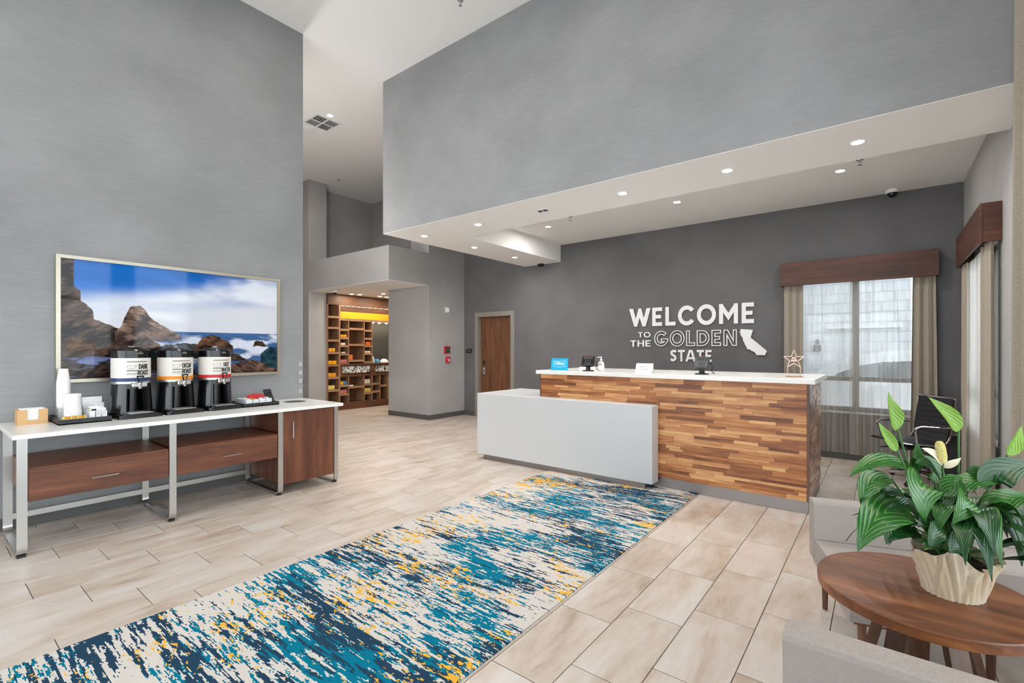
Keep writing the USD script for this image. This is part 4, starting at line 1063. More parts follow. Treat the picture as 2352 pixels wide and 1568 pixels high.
def urn(label, p, words, band, a):
    t = thing('drink_dispenser', label, 'drink dispenser', p, a)
    R = 0.14
    obj(t, 'base', [prism(sbox(-0.13, -0.13, 0.20, 0.13).buffer(0.03), 0.03, 'xy', 0.0), prism(sbox(0.0, -0.11, 0.20, 0.11).buffer(0.02), 0.008, 'xy', 0.03)], 'black_plastic')
    obj(t, 'drip_grille', [bx(0.05, 0.21, -0.09, 0.09, 0.038, 0.042, 0.002)] + [bx(0.055 + 0.016 * k, 0.06 + 0.016 * k, -0.088, 0.088, 0.042, 0.0445) for k in range(10)], 'steel')
    obj(t, 'stand', [sector(0.105, 0.138, 32, 148, 0.03, 0.285, 16, 0.112, 0.152), sector(0.105, 0.138, -148, -32, 0.03, 0.285, 16, 0.112, 0.152),
                     sector(0.02, 0.138, -180, 180, 0.245, 0.29, 40)], 'black_plastic')
    obj(t, 'sight_panel', [sector(0.055, 0.062, -180, 180, 0.03, 0.25, 24)], 'black_plastic')
    obj(t, 'steel_collar', lathe([(0.136, 0.285), (0.141, 0.29), (0.141, 0.312), (0.136, 0.315)], n=48), 'steel')
    obj(t, 'label_band', lathe([(R, 0.308), (R + 0.0015, 0.31), (R + 0.0015, 0.338), (R, 0.34)], n=48), band)
    obj(t, 'label', lathe([(R, 0.338), (R, 0.512)], n=48), 'label_paper')
    obj(t, 'lid', lathe([(R - 0.002, 0.510), (R - 0.002, 0.575), (R - 0.012, 0.588), (0.09, 0.592), (0.07, 0.602), (0.03, 0.606), (0.0, 0.606)], n=48), 'black_plastic')
    obj(t, 'lid_print', [bend(mv(bx(-0.022, 0.022, 0, 0.009, 0, 0.001), 0.02, 0.548, 0), R - 0.0018), bend(mv(bx(-0.012, 0.012, 0, 0.004, 0, 0.001), 0.02, 0.561, 0), R - 0.0018)], 'ink_grey')
    obj(t, 'lid_knob', lathe([(0.028, 0.604), (0.026, 0.614), (0.012, 0.620), (0.0, 0.622)], n=24), 'chrome', 'small chrome lid button')
    let = []
    for k, s in enumerate(words):
        m = txt(s, 0.040, 0.0012, True, 0.52)
        m.apply_translation([0.045, 0.418 - 0.052 * k, 0])
        for o_ in (-0.0011, 0.0, 0.0011):
            let.append(bend(mv(m, o_), R + 0.0003, 0.0))
    obj(t, 'lettering', let, 'ink', 'black condensed drink name')
    us = Polygon([(0, .85), (.1, .98), (.45, .9), (.8, .95), (1, 1), (.9, .6), (.75, .25), (.55, .2), (.45, 0), (.3, .12), (.1, .3), (.02, .5)])
    us = affinity.scale(affinity.translate(us, -0.5, -0.5), 0.07, 0.035, origin=(0, 0))
    small = [bend(mv(prism(us.difference(us.buffer(-0.0022)), 0.0012, 'xy', 0), -0.042, 0.432, 0), R + 0.0003)]
    for w_, z_, h_ in ((0.15, 0.476, 0.008), (0.072, 0.398, 0.010), (0.072, 0.378, 0.004), (0.072, 0.368, 0.003)):
        small.append(bend(mv(bx(-w_ / 2, w_ / 2, 0, h_, 0, 0.001), 0.0 if w_ > 0.1 else -0.042, z_, 0), R + 0.0003))
    obj(t, 'small_print', small, 'ink_grey')
    f = obj(t, 'faucet', [lathe([(0.02, 0), (0.02, 0.05)], (0, 0, 0), 16)] and [rot(mv(lathe([(0.018, 0), (0.018, 0.06), (0.022, 0.065)], n=16), 0, 0, 0), 90, [0, 1, 0])], 'steel') if False else obj(t, 'faucet', [mv(rot(lathe([(0.017, 0), (0.017, 0.055)], n=16), 90, [0, 1, 0]), 0.13, 0, 0.285), mv(lathe([(0.011, 0), (0.015, 0.03), (0.015, 0.05)], n=16), 0.182, 0, 0.247)], 'chrome')
    obj(t, 'faucet_guard', [bx(0.125, 0.185, -0.055, 0.055, 0.262, 0.300, 0.006)], 'steel')
    obj(t, 'faucet_handle', [tube([(0.185, -0.008, 0.295), (0.19, -0.022, 0.355)], 0.005), tube([(0.185, 0.008, 0.295), (0.19, 0.022, 0.355)], 0.005), tube([(0.19, -0.026, 0.355), (0.19, 0.026, 0.355)], 0.006)], 'black_plastic')


urn('black coffee dispenser with DARK ROAST label and navy band', (-5.225, 1.235, ZT), ('DARK', 'ROAST'), 'navy', 6)
urn('black coffee dispenser with DECAF ROAST label and orange band', (-5.25, 1.575, ZT), ('DECAF', 'ROAST'), 'band_orange', 6)
urn('black dispenser with HOT WATER label and red band', (-5.265, 1.915, ZT), ('HOT', 'WATER'), 'band_red', 6)


def opentray(name, label, x0, x1, y0, y1, z, h, m):
    t = thing(name, label, 'tray', ((x0 + x1) / 2, (y0 + y1) / 2, z))
    a, b = (x1 - x0) / 2, (y1 - y0) / 2
    obj(t, 'bottom', bx(-a, a, -b, b, 0, 0.008), m)
    obj(t, 'rim', prism(sbox(-a, -b, a, b).difference(sbox(-a + 0.012, -b + 0.012, a - 0.012, b - 0.012)), h, 'xy', 0), m)
    obj(t, 'grip_notch', bx(a - 0.001, a + 0.001, -0.02, 0.02, h * 0.3, h * 0.7), 'black_plastic')


opentray('serving_tray', 'black tray under the cups and tea caddies', -5.47, -5.00, 0.735, 1.055, ZT, 0.04, 'black_matte')
opentray('serving_tray', 'black tray under the creamer caddy', -5.45, -5.06, 2.10, 2.46, ZT, 0.036, 'black_matte')
ZB = ZT + 0.0085
t = thing('napkin_holder', 'bamboo napkin box holding white napkins', 'napkin holder', (-5.33, 0.625, ZT))
obj(t, 'box', [prism(sbox(-0.075, -0.085, 0.075, 0.085), 0.012, 'xy', 0), prism(sbox(-0.075, -0.085, 0.075, 0.085).difference(sbox(-0.064, -0.074, 0.064, 0.074)).difference(sbox(0.0, -0.033, 0.1, 0.033)), 0.103, 'xy', 0.012), bx(0.064, 0.075, -0.033, 0.033, 0.012, 0.032)], 'bamboo')
obj(t, 'napkin_stack', [bx(-0.062, 0.060, -0.070, 0.070, 0.013 + 0.009 * k, 0.0215 + 0.009 * k, 0.002) for k in range(12)], 'white_paper', 'folded white napkins', kind='stuff')


def caddy(label, p, a, dx, dy, h, cells, m='porcelain'):
    t = thing('caddy', label, 'caddy', p, a)
    o = 0.005
    obj(t, 'bottom', bx(-dx, dx, -dy, dy, 0, o), m)
    obj(t, 'wall', prism(sbox(-dx, -dy, dx, dy).difference(sbox(-dx + o, -dy + o, dx - o, dy - o)), h, 'xy', 0), m)
    for k in range(1, cells):
        y = -dy + 2 * dy * k / cells
        obj(t, 'divider', bx(-dx, dx, y - 0.002, y + 0.002, 0, h * 0.95), m)
    return t


caddy('white porcelain caddy of tea packets on the cup tray', (-5.15, 0.985, ZB), 0, 0.075, 0.055, 0.075, 3)
for k in range(6):
    c = ['green', 'ink', 'white', 'white', 'ink', 'white'][k]
    t = thing('tea_packet', ['white tea packet with a green stripe, first in the caddy', 'white tea packet with a dark stripe, second in the caddy', 'plain white tea packet in the middle of the caddy', 'plain white tea packet fourth in the caddy', 'white tea packet with dark print near the caddy front', 'plain white tea packet nearest the caddy front'][k], 'tea packet', (-5.205 + 0.022 * k, 0.985 + (0.014 if k % 2 else -0.014), ZB + 0.006), 0)
    s = rot(bx(-0.004, 0.004, -0.03, 0.03, 0, 0.10, 0.002), 8 + 3 * k, [0, 1, 0])
    obj(t, 'packet', s, 'white_paper')
    if c != 'white':
        obj(t, 'stripe', rot(bx(-0.0046, 0.0046, -0.028, 0.028, 0.078, 0.092), 8 + 3 * k, [0, 1, 0]), 'ink' if c == 'ink' else 'spathe_green')
t = thing('card_holder', 'clear stand with white cards behind the tea caddy', 'card holder', (-5.36, 1.0, ZB))
obj(t, 'stand', [bx(-0.04, 0.04, -0.075, 0.075, 0, 0.006), bx(0.028, 0.034, -0.07, 0.07, 0, 0.12)], 'porcelain')
obj(t, 'cards', [rot(bx(-0.012 + 0.006 * k, -0.008 + 0.006 * k, -0.065, 0.065, 0.006, 0.155 + 0.008 * k), -6, [0, 1, 0]) for k in range(3)], 'white_paper')
t = thing('sweetener_box', 'low box of yellow sweetener packets at front of cup tray', 'packet box', (-5.075, 0.835, ZB))
obj(t, 'box', [bx(-0.03, 0.03, -0.075, 0.075, 0, 0.01), bx(-0.03, -0.026, -0.075, 0.075, 0, 0.035), bx(0.026, 0.03, -0.075, 0.075, 0, 0.03)], 'cream')
for k in range(10):
    obj(t, 'packet', rot(bx(-0.022, 0.026, -0.069 + 0.014 * k, -0.057 + 0.014 * k, 0.011, 0.048, 0.003), 4 * (k % 3 - 1), [1, 0, 0], (0, -0.063 + 0.014 * k, 0.02)), 'yellow' if k % 3 else 'pale_yellow')
t = caddy('clear plastic cup caddy at the back of cup tray', (-5.34, 0.845, ZB), 0, 0.075, 0.08, 0.10, 2, 'clear_plastic')
cupm = lambda: lathe([(0.0, 0.112), (0.029, 0.112), (0.030, 0.110), (0.0425, 0.004), (0.0455, 0.004), (0.0455, 0.0), (0.0405, 0.0), (0.028, 0.106), (0.0, 0.106)], n=28, closed=False)
GC = 'white paper cups nested in the tall stack'
CUPX, CUPY, CZ0 = -5.35, 0.815, ZB + 0.006
cup = thing('paper_cup', 'white paper cup nested in the tall upside-down cup stack', 'paper cup', (CUPX, CUPY, CZ0), 0, GC)
obj(cup, 'cup', cupm(), 'white_paper')
for k in range(1, 25):
    dup(cup, 'paper_cup', 'white paper cup nested in the tall upside-down cup stack' if k < 24 else 'topmost white paper cup of the tall upside-down stack', (CUPX, CUPY, CZ0 + 0.0125 * k), group=GC)
t = thing('sleeve_stack', 'block of white cup sleeves standing in front of cup stack', 'cup sleeves', (-5.24, 0.855, ZB + 0.006))
for k in range(8):
    obj(t, 'sleeve', lathe([(0.0545 - 0.0004 * k, 0.026 * k + 0.0002), (0.0558 - 0.0004 * k, 0.026 * k + 0.001), (0.0556 - 0.0004 * k, 0.026 * k + 0.025), (0.0545 - 0.0004 * k, 0.026 * k + 0.0259)], n=32), 'white_paper')
# right tray
caddy('white four-compartment caddy of creamers and red packets', (-5.26, 2.285, ZB), 0, 0.13, 0.13, 0.06, 4)
for k, (dx, dy, m, l) in enumerate([(0.09, -0.10, 'white_plastic', 'white creamer cup at the caddy corner nearest hot water'), (0.06, -0.04, 'pale_yellow', 'pale yellow creamer cup in the caddy'), (0.09, -0.035, 'orange', 'tan creamer cup at the caddy front'), (0.09, 0.035, 'white_plastic', 'white creamer cup at the middle of the caddy front'), (0.07, 0.10, 'white_plastic', 'white creamer cup at the caddy end near the phone'), (0.02, -0.10, 'white_plastic', 'white creamer cup behind the corner one'), (0.03, 0.10, 'white_plastic', 'white creamer cup behind the end one')]):
    t = thing('creamer_cup', l, 'creamer', (-5.26 + dx, 2.285 + dy, ZB + 0.03))
    obj(t, 'cup', lathe([(0.016, 0), (0.022, 0.034), (0.026, 0.036)], n=18), m)
    obj(t, 'foil_lid', lathe([(0.026, 0.0361), (0.025, 0.038)], n=18), 'white_plastic' if m == 'white_plastic' else m)
for k in range(9):
    a = (k - 4) * 9
    t = solo('sugar_packet', ['red sugar packet at the left of the fan', 'red sugar packet second in the fan', 'red sugar packet third in the fan', 'red sugar packet fourth in the fan', 'red sugar packet in the centre of the fan', 'red sugar packet sixth in the fan', 'red sugar packet seventh in the fan', 'red sugar packet eighth in the fan', 'red sugar packet at the right of the fan'][k], 'sugar packet', mv(rot(rot(bx(-0.003, 0.003, -0.022, 0.022, 0, 0.075, 0.002), a, [-1, 0, 0]), -12, [0, 1, 0]), -5.24 + 0.004 * k, 2.295 + 0.007 * (k - 4), ZB + 0.032), 'red', 'red sugar packets fanned in the caddy')
t = thing('phone_stand', 'black tablet phone leaning on its stand beside the round hole', 'phone', (-5.34, 2.50, ZT), 12)
obj(t, 'body', rot(bx(-0.012, 0.012, -0.045, 0.045, 0.015, 0.155, 0.006), -24, [0, 1, 0]), 'black_matte')
obj(t, 'screen', rot(bx(0.0121, 0.0135, -0.036, 0.036, 0.03, 0.145), -24, [0, 1, 0]), 'black_plastic')
obj(t, 'foot', [bx(-0.08, 0.05, -0.04, 0.04, 0, 0.012, 0.004), rot(bx(-0.05, -0.04, -0.02, 0.02, 0.01, 0.1), 10, [0, 1, 0])], 'black_matte')

# ------------------------------------------------------------------ rug
solo('rug', 'long rug streaked in teal, navy, yellow and cream', 'rug', prism(Polygon([(-3.125, -2.6), (-1.455, -2.6), (-1.455, 4.897), (-1.936, 4.897), (-1.936, 4.733), (-3.125, 4.733)]), 0.0085, 'xy', 0.0005), 'carpet')

# ------------------------------------------------------------------ market shelf seen through the opening
XS = -10.12
ms = thing('market_shelf', 'tall walnut pigeonhole shelf of the market beyond the opening', 'shelf', (0, 0, 0))
obj(ms, 'back_panel', bx(XS - 0.36, XS - 0.34, 6.035, 8.9, 0.0, 2.74), 'market_wood')
obj(ms, 'fascia', [bx(XS - 0.34, XS, 6.035, 8.9, 2.49, 2.745), bx(XS - 0.34, XS - 0.02, 6.36, 8.9, 2.34, 2.49)], 'market_wood')
obj(ms, 'base_board', bx(XS - 0.34, XS, 6.035, 8.9, 0.0, 0.172), 'market_wood')
obj(ms, 'yellow_band', bx(XS - 0.06, XS - 0.01, 6.365, 8.9, 2.185, 2.345), 'yellow', 'yellow sign band')
obj(ms, 'light_strip', bx(XS - 0.03, XS - 0.012, 6.365, 8.9, 2.478, 2.486), 'lamp_strip', 'warm light strip')
for y0, y1, z0, z1 in ((6.035, 6.05, 0.17, 2.49), (6.325, 6.366, 0.17, 2.49), (6.582, 6.600, 1.08, 2.185), (7.022, 7.039, 1.08, 2.185), (7.246, 7.264, 1.08, 2.185), (6.582, 6.6, 0.17, 0.80), (7.022, 7.039, 0.17, 0.80), (7.252, 7.270, 0.17, 0.80), (7.481, 7.508, 0.17, 0.80), (7.722, 7.745, 0.17, 0.80), (8.2, 8.22, 0.17, 2.49)):
    obj(ms, 'upright', bx(XS - 0.34, XS, y0, y1, z0, z1), 'market_edge')
SH = [(6.05, 6.325, zz) for zz in (2.20, 1.945, 1.65, 1.358, 1.066, 0.775, 0.478)]
SH += [(6.366, 6.582, zz) for zz in (1.91, 1.71, 1.52, 1.325, 1.10, 0.571, 0.366)]
SH += [(6.600, 7.022, zz) for zz in (1.941, 1.552, 1.164, 0.525)]
SH += [(7.039, 7.246, zz) for zz in (1.909, 1.705, 1.523, 1.33, 1.12, 0.563, 0.353)]
SH += [(7.270, 7.481, zz) for zz in (0.57, 0.373)] + [(7.508, 7.722, 0.511)]
for y0, y1, zz in SH:
    obj(ms, 'shelf_board', bx(XS - 0.34, XS + 0.004, y0, y1, zz - 0.025, zz + 0.025), 'market_edge')
obj(ms, 'counter', [bx(XS - 0.34, XS + 0.02, 6.366, 8.2, 1.06, 1.10), bx(XS - 0.34, XS, 6.366, 8.2, 0.785, 0.83), bx(XS - 0.34, XS - 0.03, 6.366, 8.2, 0.83, 1.06), bx(XS - 0.34, XS, 6.366, 6.42, 0.83, 1.06), bx(XS - 0.34, XS, 7.20, 7.345, 0.83, 1.06)], 'market_wood')
obj(ms, 'top_rail', bx(XS - 0.34, XS, 6.366, 8.9, 2.13, 2.185), 'market_edge')
obj(ms, 'dark_panel', bx(XS - 0.35, XS - 0.335, 7.264, 8.2, 1.10, 2.13), 'market_dark')
obj(ms, 'bin_front', bx(XS - 0.03, XS - 0.005, 6.425, 7.195, 0.875, 1.035), 'bin_print', 'bin front with white print')
obj(ms, 'bin_front', bx(XS - 0.03, XS - 0.005, 7.35, 8.19, 0.875, 1.035), 'bin_print', 'bin front with white print')
for k, y in enumerate((7.353, 7.556, 7.771, 7.98)):
    obj(ms, 'spot_lamp', lathe([(0.03, 0), (0.03, 0.02)], (XS - 0.12, y, 2.106), 16), 'lamp_spot', 'small warm spot lamp')
PK = [(6.165, 0.165, 1.384, 0.085, 'yellow', 'yellow snack packs on fourth shelf of the left column'), (6.176, 0.22, 1.092, 0.085, 'yellow', 'wide yellow snack packs on fifth shelf of the left column'),
      (6.167, 0.20, 0.801, 0.09, 'yellow', 'yellow snack packs on sixth shelf of the left column'), (6.15, 0.17, 0.504, 0.095, 'pale_yellow', 'lemon yellow snack packs on seventh shelf of the left column'),
      (6.465, 0.16, 1.736, 0.06, 'yellow', 'yellow packs on an upper shelf of the second column'), (6.45, 0.13, 1.546, 0.055, 'cream', 'pale packs on third shelf of the second column'), (6.46, 0.12, 1.351, 0.03, 'cream', 'flat pale packs on fourth shelf of the second column'),
      (6.467, 0.18, 1.126, 0.075, 'pink', 'pink packs on the shelf above the counter'), (6.47, 0.18, 0.597, 0.085, 'yellow', 'yellow and teal packs under the counter'), (6.467, 0.17, 0.392, 0.085, 'pink', 'red pink packs on the low second column shelf'),
      (7.155, 0.14, 1.549, 0.09, 'orange', 'orange packs on third shelf of the narrow column'), (7.14, 0.16, 1.356, 0.05, 'cream', 'grey white packs on fourth shelf of the narrow column'), (7.13, 0.17, 0.589, 0.11, 'cream', 'pink striped packs in the narrow column under the counter'),
      (7.137, 0.19, 0.379, 0.10, 'pale_yellow', 'pale yellow packs low in the narrow column'), (6.66, 0.12, 1.19, 0.12, 'orange', 'brown paper pack in the wide upper bay'), (6.68, 0.13, 0.551, 0.03, 'porcelain', 'flat blue white pack in the wide lower bay')]
for y, w, zb, h, m, l in PK:
    t = thing('snack_pack', l, 'snack packs', (XS - 0.07, y, zb))
    n = 2 if w > 0.13 else 1
    for k in range(n):
        ww = w / n
        obj(t, 'pack', bx(-0.05, 0.05, -w / 2 + ww * k + 0.004, -w / 2 + ww * (k + 1) - 0.004, 0, h, 0.008), m if not (k == 1 and 'teal' in l) else 'towel_blue')
for k, (y, c, w, h, l) in enumerate([(7.345, 'porcelain', 0.09, 0.20, 'white folded towel leaning at the left of the open niche'), (7.50, 'towel_blue', 0.16, 0.10, 'blue folded towel on the counter of the open niche'), (7.73, 'porcelain', 0.24, 0.10, 'white folded towel beside the blue one in the niche')]):
    P0 = trimesh.creation.icosphere(3, 1.0)
    P0.vertices *= np.array([0.11, w / 2, h])
    P0.vertices += 0.012 * (meshkit.fbm(P0.vertices * 18, 3, k)[:, None] - 0.5) * np.array([1, 1, 1])
    P0.vertices[:, 2] = np.maximum(P0.vertices[:, 2], 0)
    solo('towel', l, 'towel', mv(P0, XS - 0.15, y, 1.101), c, smooth=True)

# ------------------------------------------------------------------ lounge chairs
def lounge(label, p, a, w, dp, hs=0.41, hb=0.60):
    """Low armless chair. Local: back along x at y=0, front towards -y."""
    t = thing('lounge_chair', label, 'lounge chair', p, a)
    side = Polygon([(0.0, 0.285), (-0.10, 0.265), (-dp, 0.265), (-dp - 0.005, 0.30), (-dp, 0.395), (-dp + 0.012, hs), (-0.115, hs - 0.012), (-0.115, hs - 0.02), (0.0, hs - 0.02)])
    m = trimesh.creation.extrude_polygon(side.buffer(-0.008).buffer(0.008), w - 0.004, engine='earcut')
    v = m.vertices
    m.vertices = np.c_[v[:, 2] + 0.002, v[:, 0], v[:, 1]]
    m.fix_normals()
    obj(t, 'seat', m, 'chair_fabric')
    bk = Polygon([(0.0, 0.28), (0.018, hb - 0.02), (0.012, hb), (-0.085, hb), (-0.093, hb - 0.012), (-0.112, hs - 0.01), (-0.10, 0.28)])
    m = trimesh.creation.extrude_polygon(bk.buffer(-0.01).buffer(0.01), w, engine='earcut')
    v = m.vertices
    m.vertices = np.c_[v[:, 2], v[:, 0], v[:, 1]]
    m.fix_normals()
    b = obj(t, 'backrest', m, 'chair_fabric')
    s = [tube([(0.006, -0.083 + 0.0, hb - 0.012), (w - 0.006, -0.083, hb - 0.012)], 0.003, 6), tube([(0.006, 0.008, hb - 0.006), (w - 0.006, 0.008, hb - 0.006)], 0.003, 6)]
    obj(b, 'piping', s, 'chair_fabric')
    obj(t, 'base_rail', bx(0.03, w - 0.03, -dp + 0.04, -0.03, 0.24, 0.268), 'leg_wood')
    for lx, ly in ((0.06, -0.07), (w - 0.06, -0.07), (0.075, -dp + 0.10), (w - 0.075, -dp + 0.10)):
        obj(t, 'leg', lathe([(0.012, 0), (0.013, 0.01), (0.018, 0.25)], (lx, ly, 0), 16), 'leg_wood', 'tapered wooden leg')
    return t


lounge('taupe lounge chair behind the round table, back to the desk', (-0.33, 3.22, 0), 17.5, 0.60, 0.72)
lounge('taupe lounge chair half hidden by the plant near the tall drape', (0.20, 3.63, 0), 17.5, 0.34, 0.50)
lounge('taupe lounge chair in front, seen from behind its back', (0.455, 1.632, 0), 180, 0.69, 0.34, 0.41, 0.607)

# ------------------------------------------------------------------ side table
tb = thing('side_table', 'round walnut side table with splayed plank legs', 'side table', (0.115, 2.235, 0))
TR, TZ = 0.318, 0.60
obj(tb, 'top', lathe([(TR - 0.012, TZ - 0.042), (TR - 0.002, TZ - 0.036), (TR, TZ - 0.006), (TR - 0.003, TZ - 0.001), (TR - 0.006, TZ)], n=96), 'table_wood', smooth=30)
for k in range(5):
    a = math.radians(20 + 72 * k)
    R0, R1 = 0.10, 0.235
    pl = trimesh.creation.box([0.062, 0.024, 1.0])
    c = (np.array([math.cos(a), math.sin(a), 0]))
    tan = np.array([-math.sin(a), math.cos(a), 0])
    V = []
    for s_ in (0, 1):
        z_, r_ = (0.0, R1) if s_ == 0 else (TZ - 0.042, R0)
        for q in (-1, 1):
            for o in (-1, 1):
                V.append(c * (r_ + o * 0.013) + tan * q * 0.032 + np.array([0, 0, z_]))
    obj(tb, 'leg', trimesh.convex.convex_hull(np.array(V)), 'leg_wood')
obj(tb, 'hub', lathe([(0.05, TZ - 0.10), (0.12, TZ - 0.043)], n=5), 'leg_wood')

# ------------------------------------------------------------------ peace lily
PX, PY, PZ = 0.195, 2.265, TZ + 0.0005
pt = thing('potted_plant', 'peace lily with green spathes in paper wrapped pot on side table', 'plant', (PX, PY, PZ))
nA, nH = 192, 14
crs = [(0.35, 0.4), (1.1, -0.3), (1.9, 0.25), (2.6, -0.2), (3.3, 0.35), (3.75, -0.15), (4.2, 0.3), (4.62, -0.25), (5.0, 0.2), (5.5, -0.35), (5.95, 0.15)]
V, Fc = [], []
for sgn in (0, 1):
    for i in range(nH):
        h = i / (nH - 1)
        for j in range(nA):
            a = 2 * PI * j / nA
            fold = 0.006 * math.sin(5 * a + 1.3) * h + 0.002 * math.sin(29 * a + 6 * h)
            for ca, cs_ in crs:
                dd_ = (a - ca - cs_ * (h - 0.5) + PI) % (2 * PI) - PI
                fold += -0.0075 * math.exp(-(dd_ / 0.05) ** 2) + 0.004 * math.exp(-((dd_ - 0.12) / 0.07) ** 2)
            r_ = 0.083 + 0.036 * h ** 1.25 + fold * (0.5 + h) - sgn * 0.002
            top = 0.150 + 0.018 * math.sin(3 * a + 0.6) + 0.012 * math.sin(7 * a)
            V.append((r_ * math.cos(a), r_ * math.sin(a), h * top))
B = nH * nA
for i in range(nH - 1):
    for j in range(nA):
        p, q = i * nA + j, i * nA + (j + 1) % nA
        Fc += [[p, q, q + nA], [p, q + nA, p + nA], [B + p, B + q + nA, B + q], [B + p, B + p + nA, B + q + nA]]
for j in range(nA):
    p, q = (nH - 1) * nA + j, (nH - 1) * nA + (j + 1) % nA
    Fc += [[p, q, B + q], [p, B + q, B + p]]
    Fc += [[j, B + j, B + (j + 1) % nA], [j, B + (j + 1) % nA, (j + 1) % nA]]
obj(pt, 'pot_wrap', trimesh.Trimesh(np.array(V), np.array(Fc), process=False), 'pot_wrap', 'crinkled tan paper wrap', smooth=40)
obj(pt, 'soil', lathe([(0.066, 0.004), (0.082, 0.115), (0.0, 0.122)], n=32), 'soil')

VX = np.array([RT[0], RT[1], 0.0])           # to the viewer's right, used as plain directions of the room
VT = np.array([-FW[0], -FW[1], 0.0])         # towards the lounge front
UP = np.array([0, 0, 1.0])
SC = 1 / 655.0


def pp(px, py, w=0.0):
    """Point of the plant from measured offsets (right, up; w towards the front), metres from the pot base."""
    k = 1 - w / 1.66
    return VX * ((px - 2192) * SC * k - 1.547 * (1 - k)) + UP * (((1372 - py) * SC) * k + (1 - k) * 0.855) + VT * w


def leafmesh(b, m, t, width, n0=None, fold=0.25, nu=15, nw=6, droop=0.0):
    b, m, t = map(np.asarray, (b, m, t))
    s = np.linspace(0, 1, nu)
    cpt = 2 * m - 0.5 * (b + t)
    C_ = ((1 - s) ** 2)[:, None] * b + (2 * s * (1 - s))[:, None] * cpt + (s ** 2)[:, None] * t
    T_ = np.gradient(C_, axis=0)
    T_ /= np.linalg.norm(T_, axis=1, keepdims=True)
    n0 = np.asarray(n0 if n0 is not None else UP * 0.8 + VT * 0.6, float)
    S_ = np.cross(T_, n0)
    S_ /= np.maximum(np.linalg.norm(S_, axis=1, keepdims=True), 1e-6)
    N_ = np.cross(S_, T_)
    prof = np.sin(PI * s ** 0.72) ** 0.85 * (1 - 0.35 * s ** 6)
    prof[0] = 0.02
    prof[-1] = 0.0
    V, Fc, uv = [], [], []
    for side in (1, -1):
        for i in range(nu):
            for j in range(nw + 1):
                x = (j / nw * 2 - 1)
                wv = 0.06 * math.sin(9 * s[i] + 3 * x) * width * abs(x)
                V.append(C_[i] + S_[i] * x * prof[i] * width / 2 + N_[i] * (fold * width * 0.5 * abs(x) ** 1.3 * prof[i] + wv * 0.5 + side * 0.0004))
                uv.append((abs(x) * 0.55 + 0.9 * s[i], x))
    o = nu * (nw + 1)
    for i in range(nu - 1):
        for j in range(nw):
            p = i * (nw + 1) + j
            q = p + nw + 1
            Fc += [[p, p + 1, q + 1], [p, q + 1, q], [o + p, o + q + 1, o + p + 1], [o + p, o + q, o + q + 1]]
    return np.array(V), np.array(Fc), np.array(uv)


def leaf(name, mname, b, m, t, width, n0=None, fold=0.25, label=None):
    v, f, uv = leafmesh(b, m, t, width, n0, fold)
    p = pt + '/' + numbered(pt, name)
    g = usdkit.mesh(stage, p, trimesh.Trimesh(v, f, process=False), M[mname], True, uv)
    put(g.GetPrim(), label=label)
    return p


def stalk(a, b, r=0.0035, bow=0.02, name='petiole', m='stem'):
    a, b = np.asarray(a), np.asarray(b)
    mid = (a + b) / 2 + UP * bow
    s = np.linspace(0, 1, 7)
    pts = [(1 - q) ** 2 * a + 2 * q * (1 - q) * mid + q * q * b for q in s]
    obj(pt, name, tube(pts, r, 7), m)


